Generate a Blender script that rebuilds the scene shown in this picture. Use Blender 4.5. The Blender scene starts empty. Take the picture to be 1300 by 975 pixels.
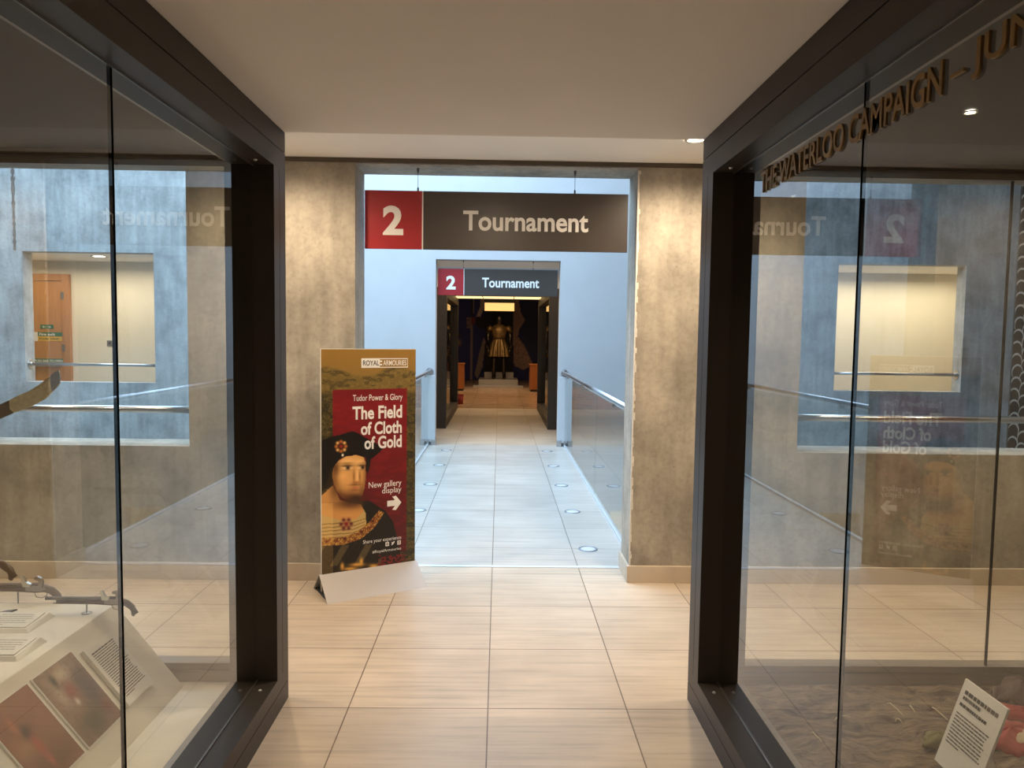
import bpy, math, random
import numpy as np
from mathutils import Matrix, Vector
random.seed(7)
S = bpy.context.scene
col = S.collection

# ------------------------------------------------------------------ camera
F, CX, CY, EYE = 925.0, 650.0, 487.5, 1.6
def cam_rows():
    y = Vector((634 - CX, 428 - CY, F)).normalized()
    up = Vector((math.sin(.0122), -math.cos(.0122), 0)); up = (up - up.dot(y) * y).normalized()
    x = y.cross(up)
    if x[0] < 0: x = -x
    return x, y, up
_x, _y, _u = cam_rows()
RW = [Vector((_x[i], _y[i], _u[i])) for i in range(3)]      # camera right, down, forward in the world
cam = bpy.data.cameras.new('camera'); co = bpy.data.objects.new('camera', cam); col.objects.link(co)
cam.sensor_width = 36; cam.lens = 36 * F / 1300; cam.clip_start = .02; cam.clip_end = 200
m = Matrix.Identity(4)
for r in range(3):
    m[r][0] = RW[0][r]; m[r][1] = -RW[1][r]; m[r][2] = -RW[2][r]
m[2][3] = EYE
co.matrix_world = m
S.camera = co
def ray(px, py):
    a, b = (px - CX), (py - CY)
    return RW[0] * a + RW[1] * b + RW[2] * F
def on_y(px, py, y):
    r = ray(px, py); return r * (y / r.y) + Vector((0, 0, EYE))
def on_z(px, py, z):
    r = ray(px, py); return r * ((z - EYE) / r.z) + Vector((0, 0, EYE))

# ------------------------------------------------------------------ light and exposure
S.view_settings.view_transform = 'Standard'; S.view_settings.look = 'None'
S.view_settings.gamma = 1; S.view_settings.use_curve_mapping = False
S.view_settings.exposure = 1.0
W = bpy.data.worlds.new('sky'); S.world = W; W.use_nodes = True
W.node_tree.nodes['Background'].inputs[0].default_value = (.50, .72, 1, 1)
W.node_tree.nodes['Background'].inputs[1].default_value = 0.26
WARM = (1, .79, .55); COOL = (.52, .75, 1)
def area(name, loc, sx, sy, power, colr, rot=(0, 0, 0), spread=180):
    l = bpy.data.lights.new(name, 'AREA'); l.shape = 'RECTANGLE'; l.size = sx; l.size_y = sy
    l.energy = power; l.color = colr; l.spread = math.radians(spread)
    o = bpy.data.objects.new(name, l); o.location = loc; o.rotation_euler = rot; col.objects.link(o); return o
area('atrium_skylight', (-3.2, 7.9, 6.4), 9, 5.4, 690, COOL)
area('lobby_light_left', (-6.3, 11.75, 2.66), 3.4, .8, 20, (1, .83, .6))
area('lobby_light_right', (6.2, 11.75, 2.66), 3.4, .8, 34, (1, .84, .6))
area('lower_lobby_light', (0, 11.9, -1.2), 8, .8, 40, (1, .9, .72))
area('vestibule_light', (0, 11.75, 2.66), 2.6, .5, 14, WARM)
area('hall_light_behind', (0, -2.9, 2.66), 5, 1.6, 8, (1, .80, .60))
area('gallery_light', (0, 19.5, 3.4), 3.2, 4, 55, (1, .62, .30))

# ------------------------------------------------------------------ helpers
def tag(o, label=None, cat=None, group=None, kind=None):
    for k, v in (('label', label), ('category', cat), ('group', group), ('kind', kind)):
        if v: o[k] = v
    return o
def empty(name, label, cat, loc=(0, 0, 0), rz=0, group=None):
    o = bpy.data.objects.new(name, None); o.location = loc; o.rotation_euler = (0, 0, rz)
    o.empty_display_size = .1; col.objects.link(o); return tag(o, label, cat, group)
def copy_tree(o, parent=None):
    c = o.copy(); col.objects.link(c)
    if parent: c.parent = parent
    for ch in list(o.children): copy_tree(ch, c)
    return c
class MB:
    def __init__(s): s.v = []; s.f = []; s.smooth = []
    def add(s, vs, fs, sm=False):
        b = len(s.v); s.v += [tuple(v) for v in vs]; s.f += [tuple(b + i for i in f) for f in fs]; s.smooth += [sm] * len(fs); return s
    def box(s, x0, x1, y0, y1, z0, z1):
        x0, x1 = sorted((x0, x1)); y0, y1 = sorted((y0, y1)); z0, z1 = sorted((z0, z1))
        return s.add([(x0,y0,z0),(x1,y0,z0),(x1,y1,z0),(x0,y1,z0),(x0,y0,z1),(x1,y0,z1),(x1,y1,z1),(x0,y1,z1)],
                     [(0,3,2,1),(4,5,6,7),(0,1,5,4),(1,2,6,5),(2,3,7,6),(3,0,4,7)])
    def hexa(s, a, b):          # two quads of four points, joined
        return s.add(list(a) + list(b), [(3,2,1,0),(4,5,6,7),(0,1,5,4),(1,2,6,5),(2,3,7,6),(3,0,4,7)])
    def loft(s, pts, radii, n=12, cap=True, sm=True, up=(0, 0, 1)):
        rings = []; P = [Vector(p) for p in pts]
        for i, p in enumerate(P):
            d = (P[min(i+1, len(P)-1)] - P[max(i-1, 0)]).normalized()
            u = Vector(up)
            if abs(d.dot(u)) > .95: u = Vector((0, 1, 0))
            a = d.cross(u).normalized(); b = a.cross(d).normalized()
            r = radii[i] if isinstance(radii, (list, tuple)) else radii
            ra, rb = r if isinstance(r, tuple) else (r, r)
            rings.append([p + a * ra * math.cos(2*math.pi*k/n) + b * rb * math.sin(2*math.pi*k/n) for k in range(n)])
        vs = [v for r in rings for v in r]; fs = []
        for i in range(len(P) - 1):
            for k in range(n):
                q = i*n + k; w = i*n + (k+1) % n; fs.append((q, w, w+n, q+n))
        s.add(vs, fs, sm)
        if cap:
            b = len(s.v) - len(vs)
            s.f.append(tuple(b + k for k in range(n))[::-1]); s.f.append(tuple(len(s.v) - n + k for k in range(n))); s.smooth += [False, False]
        return s
    def lathe(s, prof, c=(0, 0, 0), n=24, sm=True):
        vs = []; fs = []
        for r, z in prof:
            for k in range(n):
                t = 2*math.pi*k/n; vs.append((c[0] + r*math.cos(t), c[1] + r*math.sin(t), c[2] + z))
        for i in range(len(prof)-1):
            for k in range(n):
                q = i*n+k; w = i*n+(k+1) % n; fs.append((q, w, w+n, q+n))
        return s.add(vs, fs, sm)
    def prism(s, poly, fn, t0, t1):     # polygon in 2D, fn(u,v,t)->3D
        n = len(poly); vs = [fn(u, v, t0) for u, v in poly] + [fn(u, v, t1) for u, v in poly]
        fs = [tuple(range(n))[::-1], tuple(range(n, 2*n))] + [(i, (i+1) % n, n+(i+1) % n, n+i) for i in range(n)]
        return s.add(vs, fs)
    def build(s, name, mat, parent=None, bevel=0):
        me = bpy.data.meshes.new(name); me.from_pydata(s.v, [], s.f); me.update()
        me.polygons.foreach_set('use_smooth', s.smooth)
        import bmesh
        bm = bmesh.new(); bm.from_mesh(me); bmesh.ops.recalc_face_normals(bm, faces=bm.faces); bm.to_mesh(me); bm.free()
        me.materials.append(mat)
        o = bpy.data.objects.new(name, me); col.objects.link(o)
        if parent: o.parent = parent
        if bevel:
            b = o.modifiers.new('bevel', 'BEVEL'); b.width = bevel; b.segments = 2; b.limit_method = 'ANGLE'
        return o
def struct(o): o['kind'] = 'structure'; return o

def text_mesh(body, x0, x1, y0, y1, depth=.002, bold=.0, parts=MB):
    cu = bpy.data.curves.new('t', 'FONT'); cu.body = body; cu.size = 1; cu.offset = bold; cu.extrude = .05; cu.resolution_u = 4
    ob = bpy.data.objects.new('t', cu); me = bpy.data.meshes.new_from_object(ob)
    vs = np.array([v.co[:] for v in me.vertices]); fs = [tuple(p.vertices) for p in me.polygons]
    bpy.data.objects.remove(ob); bpy.data.meshes.remove(me)
    lo, hi = vs.min(0), vs.max(0)
    u = x0 + (vs[:, 0]-lo[0])/(hi[0]-lo[0])*(x1-x0); v = y0 + (vs[:, 1]-lo[1])/(hi[1]-lo[1])*(y1-y0)
    w = (vs[:, 2]-lo[2])/(hi[2]-lo[2])*depth
    return u, v, w, fs
def text(mb, body, x0, x1, y0, y1, fn, depth=.002, bold=.0):
    u, v, w, fs = text_mesh(body, x0, x1, y0, y1, depth, bold)
    mb.add([fn(a, b, c) for a, b, c in zip(u, v, w)], fs); return mb

# ------------------------------------------------------------------ materials
def nodes(name):
    mt = bpy.data.materials.new(name); mt.use_nodes = True; nt = mt.node_tree
    return mt, nt, nt.nodes['Principled BSDF']
def N(nt, t, **kw):
    n = nt.nodes.new(t)
    for k, v in kw.items():
        if k.startswith('i_'): n.inputs[k[2:].replace('_', ' ')].default_value = v
        else: setattr(n, k, v)
    return n
def mat(name, c, rough=.5, metal=0, var=.06, scale=30, bump=0, stretch=(1, 1, 1), emit=None, spec=None):
    mt, nt, b = nodes(name); L = nt.links
    tc = N(nt, 'ShaderNodeTexCoord'); mp = N(nt, 'ShaderNodeMapping'); mp.inputs['Scale'].default_value = stretch
    no = N(nt, 'ShaderNodeTexNoise', i_Scale=scale, i_Detail=4.0); L.new(tc.outputs['Object'], mp.inputs[0]); L.new(mp.outputs[0], no.inputs['Vector'])
    mx = N(nt, 'ShaderNodeMixRGB'); mx.inputs[1].default_value = (*[x*(1-var) for x in c], 1); mx.inputs[2].default_value = (*[min(1, x*(1+var)) for x in c], 1)
    L.new(no.outputs[0], mx.inputs[0]); L.new(mx.outputs[0], b.inputs['Base Color'])
    b.inputs['Roughness'].default_value = rough; b.inputs['Metallic'].default_value = metal
    if spec is not None: b.inputs['Specular IOR Level'].default_value = spec
    if bump:
        bp = N(nt, 'ShaderNodeBump', i_Strength=bump, i_Distance=.01); L.new(no.outputs[0], bp.inputs['Height']); L.new(bp.outputs[0], b.inputs['Normal'])
    if emit: b.inputs['Emission Color'].default_value = (*c, 1); b.inputs['Emission Strength'].default_value = emit
    return mt
def ramp(nt, stops):
    r = N(nt, 'ShaderNodeValToRGB'); e = r.color_ramp.elements
    e[0].position, e[0].color = stops[0][0], (*stops[0][1], 1); e[1].position, e[1].color = stops[-1][0], (*stops[-1][1], 1)
    for p, c in stops[1:-1]: q = e.new(p); q.color = (*c, 1)
    return r
def limestone(name, base, rough, joints=True, seed=0):
    mt, nt, b = nodes(name); L = nt.links
    tc = N(nt, 'ShaderNodeTexCoord'); mp = N(nt, 'ShaderNodeMapping'); mp.inputs['Location'].default_value = (.03, -.05, seed)
    L.new(tc.outputs['Object'], mp.inputs[0])
    br = N(nt, 'ShaderNodeTexBrick', offset=0.0, squash=1.0); br.inputs['Scale'].default_value = 1
    br.inputs['Brick Width'].default_value = .6; br.inputs['Row Height'].default_value = .6; br.inputs['Mortar Size'].default_value = .0028; br.inputs['Mortar Smooth'].default_value = .1
    br.inputs['Color1'].default_value = (.86, .86, .86, 1); br.inputs['Color2'].default_value = (1, 1, 1, 1); br.inputs['Mortar'].default_value = (.30, .26, .23, 1)
    L.new(mp.outputs[0], br.inputs['Vector'])
    ms = N(nt, 'ShaderNodeMapping'); ms.inputs['Scale'].default_value = (1.2, 26, 1); L.new(tc.outputs['Object'], ms.inputs[0])
    va = N(nt, 'ShaderNodeVectorMath', operation='ADD'); L.new(ms.outputs[0], va.inputs[0]); L.new(br.outputs['Color'], va.inputs[1])
    n1 = N(nt, 'ShaderNodeTexNoise', i_Scale=1.6, i_Detail=6.0, i_Roughness=.6); L.new(va.outputs[0], n1.inputs['Vector'])
    n2 = N(nt, 'ShaderNodeTexNoise', i_Scale=2.5, i_Detail=3.0); L.new(tc.outputs['Object'], n2.inputs['Vector'])
    r = ramp(nt, [(.3, tuple(x*.80 for x in base)), (.5, base), (.72, tuple(min(1, x*1.1) for x in base))]); L.new(n1.outputs[0], r.inputs[0])
    r2 = ramp(nt, [(.35, (.88, .87, .86)), (.65, (1, 1, 1))]); L.new(n2.outputs[0], r2.inputs[0])
    m1 = N(nt, 'ShaderNodeMixRGB', blend_type='MULTIPLY'); m1.inputs[0].default_value = 1; L.new(r.outputs[0], m1.inputs[1]); L.new(r2.outputs[0], m1.inputs[2])
    if joints:
        m2 = N(nt, 'ShaderNodeMixRGB', blend_type='MULTIPLY'); m2.inputs[0].default_value = 1; L.new(m1.outputs[0], m2.inputs[1]); L.new(br.outputs['Color'], m2.inputs[2])
        L.new(m2.outputs[0], b.inputs['Base Color'])
    else: L.new(m1.outputs[0], b.inputs['Base Color'])
    b.inputs['Roughness'].default_value = rough
    return mt
def concrete(name, base, daylit=None, k=1.0):
    mt, nt, b = nodes(name); L = nt.links
    tc = N(nt, 'ShaderNodeTexCoord')
    n1 = N(nt, 'ShaderNodeTexNoise', i_Scale=2.2, i_Detail=8.0, i_Roughness=.62); L.new(tc.outputs['Object'], n1.inputs['Vector'])
    mp = N(nt, 'ShaderNodeMapping'); mp.inputs['Scale'].default_value = (9, 9, 1.2); L.new(tc.outputs['Object'], mp.inputs[0])
    n2 = N(nt, 'ShaderNodeTexNoise', i_Scale=1.5, i_Detail=5.0); L.new(mp.outputs[0], n2.inputs['Vector'])
    n3 = N(nt, 'ShaderNodeTexNoise', i_Scale=38.0, i_Detail=6.0); L.new(tc.outputs['Object'], n3.inputs['Vector'])
    vo = N(nt, 'ShaderNodeTexVoronoi', i_Scale=14.0); L.new(tc.outputs['Object'], vo.inputs['Vector'])
    r1 = ramp(nt, [(.34, tuple(x*(1-.34*k) for x in base)), (.5, base), (.66, tuple(min(1, x*(1+.24*k)) for x in base))]); L.new(n1.outputs[0], r1.inputs[0])
    r2 = ramp(nt, [(.36, (1-.26*k,)*3), (.62, (1.0, 1.0, 1.0))]); L.new(n2.outputs[0], r2.inputs[0])
    r3 = ramp(nt, [(.34, (.84, .83, .82)), (.56, (1, 1, 1))]); L.new(n3.outputs[0], r3.inputs[0])
    r4 = ramp(nt, [(.0, (.45, .43, .4)), (.09, (1, 1, 1))]); L.new(vo.outputs['Distance'], r4.inputs[0])
    c = r1.outputs[0]
    for q in (r2, r3, r4):
        mm = N(nt, 'ShaderNodeMixRGB', blend_type='MULTIPLY'); mm.inputs[0].default_value = .8; L.new(c, mm.inputs[1]); L.new(q.outputs[0], mm.inputs[2]); c = mm.outputs[0]
    bpn = N(nt, 'ShaderNodeBump', i_Strength=.5, i_Distance=.012); 
    if daylit:  # middle of the wall smoother and lighter: daylight overexposure put into the colour
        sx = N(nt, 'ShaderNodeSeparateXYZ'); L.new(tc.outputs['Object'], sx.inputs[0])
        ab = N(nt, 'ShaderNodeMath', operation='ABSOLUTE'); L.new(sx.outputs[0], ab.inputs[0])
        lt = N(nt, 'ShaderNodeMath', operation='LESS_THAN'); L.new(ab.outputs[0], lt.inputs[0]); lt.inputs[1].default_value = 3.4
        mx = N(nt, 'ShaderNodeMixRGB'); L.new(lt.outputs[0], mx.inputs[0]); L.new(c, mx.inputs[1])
        rp = ramp(nt, [(.35, tuple(x*.95 for x in daylit)), (.6, daylit)]); L.new(n1.outputs[0], rp.inputs[0]); L.new(rp.outputs[0], mx.inputs[2]); c = mx.outputs[0]
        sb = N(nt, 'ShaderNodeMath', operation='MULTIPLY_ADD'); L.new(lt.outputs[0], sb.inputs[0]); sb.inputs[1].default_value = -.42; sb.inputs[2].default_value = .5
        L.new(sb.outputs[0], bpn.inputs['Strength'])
    L.new(c, b.inputs['Base Color']); b.inputs['Roughness'].default_value = .8
    L.new(n1.outputs[0], bpn.inputs['Height']); L.new(bpn.outputs[0], b.inputs['Normal'])
    return mt
def glass(name, tint, gain=1.0):
    mt = bpy.data.materials.new(name); mt.use_nodes = True; nt = mt.node_tree; nt.nodes.clear(); L = nt.links
    out = N(nt, 'ShaderNodeOutputMaterial'); ge = N(nt, 'ShaderNodeNewGeometry')
    ior = N(nt, 'ShaderNodeMapRange'); ior.inputs['To Min'].default_value = 1.52; ior.inputs['To Max'].default_value = 1/1.52; L.new(ge.outputs['Backfacing'], ior.inputs[0])
    fr = N(nt, 'ShaderNodeFresnel'); L.new(ior.outputs[0], fr.inputs[0])
    f1 = N(nt, 'ShaderNodeMath', operation='ADD'); f1.inputs[1].default_value = 1; L.new(fr.outputs[0], f1.inputs[0])
    f2 = N(nt, 'ShaderNodeMath', operation='DIVIDE'); L.new(fr.outputs[0], f2.inputs[0]); L.new(f1.outputs[0], f2.inputs[1])      # both faces of the sheet: 2F/(1+F)
    fb_ = N(nt, 'ShaderNodeMath', operation='SUBTRACT'); fb_.inputs[0].default_value = 1; L.new(ge.outputs['Backfacing'], fb_.inputs[1])
    f3 = N(nt, 'ShaderNodeMath', operation='MULTIPLY'); L.new(f2.outputs[0], f3.inputs[0]); f3.inputs[1].default_value = 2*gain
    mu = N(nt, 'ShaderNodeMath', operation='MULTIPLY', use_clamp=True); L.new(f3.outputs[0], mu.inputs[0]); L.new(fb_.outputs[0], mu.inputs[1])
    t = N(nt, 'ShaderNodeBsdfTransparent'); t.inputs[0].default_value = (*tint, 1)
    g = N(nt, 'ShaderNodeBsdfGlossy'); g.inputs['Roughness'].default_value = 0.0
    mx = N(nt, 'ShaderNodeMixShader'); L.new(mu.outputs[0], mx.inputs[0]); L.new(t.outputs[0], mx.inputs[1]); L.new(g.outputs[0], mx.inputs[2]); L.new(mx.outputs[0], out.inputs[0])
    return mt
def attr_mat(name, rough=.45):
    mt, nt, b = nodes(name); a = N(nt, 'ShaderNodeVertexColor'); a.layer_name = 'print'
    nt.links.new(a.outputs[0], b.inputs['Base Color']); b.inputs['Roughness'].default_value = rough; return mt

def mud_mat():
    mt, nt, b = nodes('mud'); L = nt.links; tc = N(nt, 'ShaderNodeTexCoord'); mp = N(nt, 'ShaderNodeMapping'); mp.inputs['Scale'].default_value = (1, 2.4, 1); mp.inputs['Rotation'].default_value = (0, 0, .5)
    L.new(tc.outputs['Object'], mp.inputs[0]); n = N(nt, 'ShaderNodeTexNoise', i_Scale=9.0, i_Detail=9.0, i_Roughness=.68, i_Distortion=.8); L.new(mp.outputs[0], n.inputs['Vector'])
    r = ramp(nt, [(.36, (.030, .020, .012)), (.47, (.13, .09, .055)), (.56, (.20, .145, .09)), (.7, (.28, .215, .14))]); L.new(n.outputs[0], r.inputs[0]); L.new(r.outputs[0], b.inputs['Base Color'])
    b.inputs['Roughness'].default_value = .85; bp = N(nt, 'ShaderNodeBump', i_Strength=1.0, i_Distance=.03); L.new(n.outputs[0], bp.inputs['Height']); L.new(bp.outputs[0], b.inputs['Normal']); return mt
M = dict(
    uring=mat('uplight_steel', (.30, .32, .36), .4, .6), stoneb=limestone('limestone_daylit', (.57, .53, .48), .3), stone=limestone('limestone', (.61, .505, .395), .34), skirt=limestone('limestone_skirting', (.58, .49, .385), .4, False, 3),
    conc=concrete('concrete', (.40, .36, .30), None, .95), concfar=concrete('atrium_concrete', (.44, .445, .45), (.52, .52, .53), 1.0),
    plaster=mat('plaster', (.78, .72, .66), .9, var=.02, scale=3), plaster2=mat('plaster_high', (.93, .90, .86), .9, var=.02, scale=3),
    cream=mat('cream_paint', (.80, .74, .62), .7, var=.02, scale=3),
    bronze=mat('bronze_frame', (.052, .042, .035), .42, .25, .1, 8, stretch=(1, .1, 1), spec=.3),
    lip=mat('taupe_lip', (.22, .19, .16), .35, .3, .06), black=mat('black_lining', (.012, .011, .010), .6),
    glass=glass('case_glass', (.96, .97, .96), 1.0), bglass=glass('balustrade_glass', (.93, .975, .965)),
    seal=mat('seal', (.006, .006, .006), .9, spec=0), steel=mat('brushed_steel', (.55, .55, .56), .28, 1, .08, 60),
    steelw=mat('pale_steel', (.62, .64, .67), .45, .2, .05), wire=mat('wire', (.12, .12, .13), .4, .6),
    red=mat('sign_red', (.36, .018, .024), .38, 0, .03), dark=mat('sign_dark', (.058, .047, .042), .34, 0, .04),
    letter=mat('sign_lettering', (.86, .84, .82), .5, 0, .02),
    wood=mat('oak_veneer', (.50, .22, .065), .45, 0, .22, 3, stretch=(14, 14, 1)), woodf=mat('oak_frame', (.46, .20, .06), .45, 0, .2, 3, stretch=(14, 14, 1)),
    orange=mat('orange_wood', (.33, .105, .022), .4, 0, .15, 3, stretch=(8, 8, 1)),
    white=mat('white_paint', (.70, .66, .58), .6, var=.02), card=mat('white_card', (.74, .72, .67), .7, var=.02), ink=mat('dark_ink', (.05, .05, .05), .7),
    grey=mat('silver_base', (.44, .41, .40), .42, .25, .03), greyd=mat('dark_base_inside', (.06, .06, .06), .6),
    gold=mat('gold_letters', (.28, .17, .065), .42, .75, .12, 20), iron=mat('iron', (.09, .08, .075), .38, .85, .3, 60),
    walnut=mat('walnut', (.10, .055, .035), .4, 0, .35, 30, stretch=(1, 6, 6)), silverm=mat('silver_mount', (.6, .58, .52), .3, 1, .2, 60),
    brass=mat('engraved_gilt', (.86, .74, .48), .35, .35, .3, 90, bump=.6), lock=mat('lock_steel', (.30, .27, .24), .35, .9, .3, 60),
    mud=mud_mat(), straw=mat('straw', (.62, .52, .33), .6, 0, .2),
    redcloth=mat('red_wool', (.30, .045, .035), .9, 0, .25, 30, bump=.4), creamcloth=mat('cream_strap', (.55, .44, .28), .8, 0, .2), olive=mat('olive_canvas', (.17, .16, .06), .85, 0, .25, 30),
    leather=mat('brown_leather', (.07, .035, .02), .6, 0, .4, 20, bump=.5), armour=mat('armour_gold', (.26, .17, .065), .40, .5, .85, 11), plate=mat('armour_plate', (.10, .085, .07), .32, .9, .3, 20),
    navy=mat('navy_panel', (.014, .016, .035), .7), lamp=mat('lamp_lens', (1, .86, .62), .5, emit=30), lampc=mat('canopy_lens', (1, .60, .20), .5, emit=.55),
    strip=mat('bulkhead_glow', (1, .70, .30), .5, emit=.9), lamph=mat('downlight_lens', (1, .9, .75), .5, emit=14),
    signgreen=mat('sign_green', (.02, .16, .09), .5), signyellow=mat('sign_yellow', (.75, .45, .03), .5), carpet=mat('dark_floor', (.12, .07, .045), .3, 0, .2),
    banner=mat('mail_banner', (.030, .029, .028), .8), ring=mat('mail_ring', (.85, .85, .85), .4, .2, .3), pr=attr_mat('printed_panel', .42), prm=attr_mat('printed_mural', .6),
    plinthm=mat('plinth_grey', (.36, .33, .30), .35, 0, .12, 4, stretch=(1, 1, 6)),
)

# ------------------------------------------------------------------ structure
def wall(name, mt, x0, x1, y0, y1, z0, z1, holes, sill=None):
    """A wall slab in the XZ plane with rectangular openings (x0,x1,z0,z1) cut right through."""
    xs = sorted({x0, x1} | {h[i] for h in holes for i in (0, 1)}); zs = sorted({z0, z1} | {h[i] for h in holes for i in (2, 3)})
    solid = lambda a, b: not any(h[0] < a < h[1] and h[2] < b < h[3] for h in holes)
    mb = MB(); q = lambda a, b, c, d: mb.add([a, b, c, d], [(0, 1, 2, 3)])
    nx, nz = len(xs)-1, len(zs)-1
    g = [[solid((xs[i]+xs[i+1])/2, (zs[j]+zs[j+1])/2) for j in range(nz)] for i in range(nx)]
    for i in range(nx):
        for j in range(nz):
            if not g[i][j]: continue
            a, b, c, d = xs[i], xs[i+1], zs[j], zs[j+1]
            q((a,y0,c),(b,y0,c),(b,y0,d),(a,y0,d)); q((a,y1,c),(a,y1,d),(b,y1,d),(b,y1,c))
            if i == 0 or not g[i-1][j]: q((a,y0,c),(a,y0,d),(a,y1,d),(a,y1,c))
            if i == nx-1 or not g[i+1][j]: q((b,y0,c),(b,y1,c),(b,y1,d),(b,y0,d))
            if j == 0 or not g[i][j-1]: q((a,y0,c),(a,y1,c),(b,y1,c),(b,y0,c))
            if j == nz-1 or not g[i][j+1]: q((a,y0,d),(b,y0,d),(b,y1,d),(a,y1,d))
    return struct(mb.build(name, mt))
NW0, NW1, FW0, FW1 = 4.70, 5.02, 10.75, 10.97
PL, PR = -.925, .873
wall('wall_near', M['conc'], -9.6, 9.6, NW0, NW1, -3.7, 6.2, [(PL, PR, -.3, 2.685), (-3.89, -1.99, .87, 2.685), (1.955, 3.89, .87, 2.685)])
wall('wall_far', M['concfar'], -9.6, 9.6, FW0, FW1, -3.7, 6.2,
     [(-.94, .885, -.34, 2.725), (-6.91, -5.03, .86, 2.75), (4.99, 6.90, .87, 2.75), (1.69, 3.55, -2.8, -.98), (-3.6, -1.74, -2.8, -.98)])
struct(MB().box(-9.8, -9.6, NW0, FW1, -3.7, 6.2).build('wall_left', M['concfar']))
struct(MB().box(9.6, 9.8, NW0, FW1, -3.7, 6.2).build('wall_right', M['concfar']))
# rough cement seam on the far wall
mb = MB(); zz = np.linspace(2.76, 4.2, 30); w = [.02 + random.random()*.035 for _ in zz]
for i in range(29): mb.box(-7.01 - w[i]/2, -7.01 + w[i]/2, FW0 - .012, FW0 + .01, zz[i], zz[i+1])
tag(struct(mb.build('trim_1', mat('cement_seam', (.16, .13, .12), .9, var=.6, scale=12))))
# floors
FL = []
struct(MB().box(-5.3, 5.3, -5.2, NW0, -.3, 0).build('floor', M['stone']))
struct(MB().box(PL, PR, NW0, NW1 - .04, -.3, 0).build('floor_threshold', M['stone']))
struct(MB().box(-1.08, 1.02, NW1, FW0, -.34, 0).build('floor_bridge', M['stoneb']))  # same limestone as the hall, cool daylight tone put into its colour
struct(MB().box(PL, PR, NW1 - .04, NW1, -.3, .004).build('trim_2', M['steelw']))
struct(MB().box(-.94, .885, FW0, FW1, -.34, 0).build('floor_doorway', M['stone']))
struct(MB().box(-9.6, 9.6, FW1, 16.3, -.3, 0).build('floor_far', M['stone']))
struct(MB().box(-5.2, 5.2, 16.3, 28, -.3, 0).build('floor_gallery', limestone('limestone_lamplit', (.50, .33, .20), .22)))  # orange warmth of the gallery light put into the limestone colour
struct(MB().box(-9.6, 9.6, NW1, 13.2, -3.9, -3.7).build('floor_lower', mat('lower_floor', (.62, .60, .54), .5)))
# ceilings
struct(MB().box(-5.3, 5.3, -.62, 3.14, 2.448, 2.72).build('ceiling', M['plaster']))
struct(MB().box(-5.3, 5.3, 3.14, NW0, 2.715, 2.9).build('ceiling_lobby', M['plaster2']))
struct(MB().box(-5.3, 5.3, -5.2, -.62, 2.715, 2.9).build('ceiling_hall', M['plaster2']))
struct(MB().box(-9.6, 9.6, FW1, 12.6, 2.78, 2.98).build('ceiling_far', M['plaster2']))
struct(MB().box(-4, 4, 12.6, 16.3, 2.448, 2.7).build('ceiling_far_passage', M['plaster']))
struct(MB().box(-5.2, 5.2, 16.3, 28, 3.55, 3.7).build('ceiling_gallery', M['black']))
struct(MB().box(-5.2, 5.2, 16.2, 16.3, 2.7, 3.7).build('wall_gallery_bulkhead', M['plaster']))
# hall side walls and back wall
struct(MB().box(-5.5, -5.3, -5.2, NW0, -.3, 2.9).build('wall_hall_left', M['conc']))
struct(MB().box(5.3, 5.5, -5.2, NW0, -.3, 2.9).build('wall_hall_right', M['conc']))
struct(MB().box(-5.5, 5.5, -5.4, -5.2, -.3, 2.9).build('wall_hall_back', mat('hall_back', (.30, .25, .2), .8)))
# far lobbies
for sx in (-1, 1):
    struct(MB().box(sx*3.9, sx*9.6, 12.5, 12.7, 0, 2.78).build('wall_lobby_back', M['cream']))
    struct(MB().box(sx*3.7, sx*3.9, 11.9, 16.3, 0, 2.78).build('wall_lobby_side', M['cream']))
    struct(MB().box(sx*9.4, sx*9.6, FW1, 12.5, 0, 2.78).build('wall_lobby_end', M['cream']))
    struct(MB().box(sx*5.1, sx*5.2, 16.3, 28, 0, 3.55).build('wall_gallery_side', M['navy']))
struct(MB().box(-9.6, 9.6, 13, 13.2, -3.7, -.34).build('wall_lower_back', M['cream']))
struct(MB().box(-9.6, 9.6, FW1, 13, -.62, -.42).build('ceiling_lower', M['cream']))
struct(MB().box(-5.2, 5.2, 27.9, 28, 0, 3.55).build('wall_gallery_end', M['navy']))
# skirtings of limestone along the near wall, returning into the portal
for n, a, b in (('baseboard_left', -5.3, PL), ('baseboard_right', PR, 5.3)):
    mb = MB().box(a - (.018 if a > 0 else 0), b + (.018 if a < 0 else 0), NW0 - .022, NW0, 0, .112)
    j = PL if a < 0 else PR; mb.box(j, j + (.018 if a < 0 else -.018), NW0, NW1, 0, .112)
    struct(mb.build(n, M['skirt'], bevel=.002))
# chipped pale edge where the plaster meets the portal jamb
mb = MB(); rr_ = random.Random(9); z = .115
while z < 2.66:
    h = rr_.uniform(.02, .07); w_ = rr_.uniform(.004, .016); mb.box(PR-.003, PR+w_, NW0-.004, NW0+.004, z, min(z+h, 2.68)); z += h
struct(mb.build('trim_4', mat('pale_edge', (.70, .66, .60), .85, var=.25, scale=30)))
# cornice shadow gap
struct(MB().box(-5.3, 5.3, NW0 - .02, NW0, 2.69, 2.715).build('trim_3', mat('shadow_gap', (.10, .08, .06), .9)))

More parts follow.
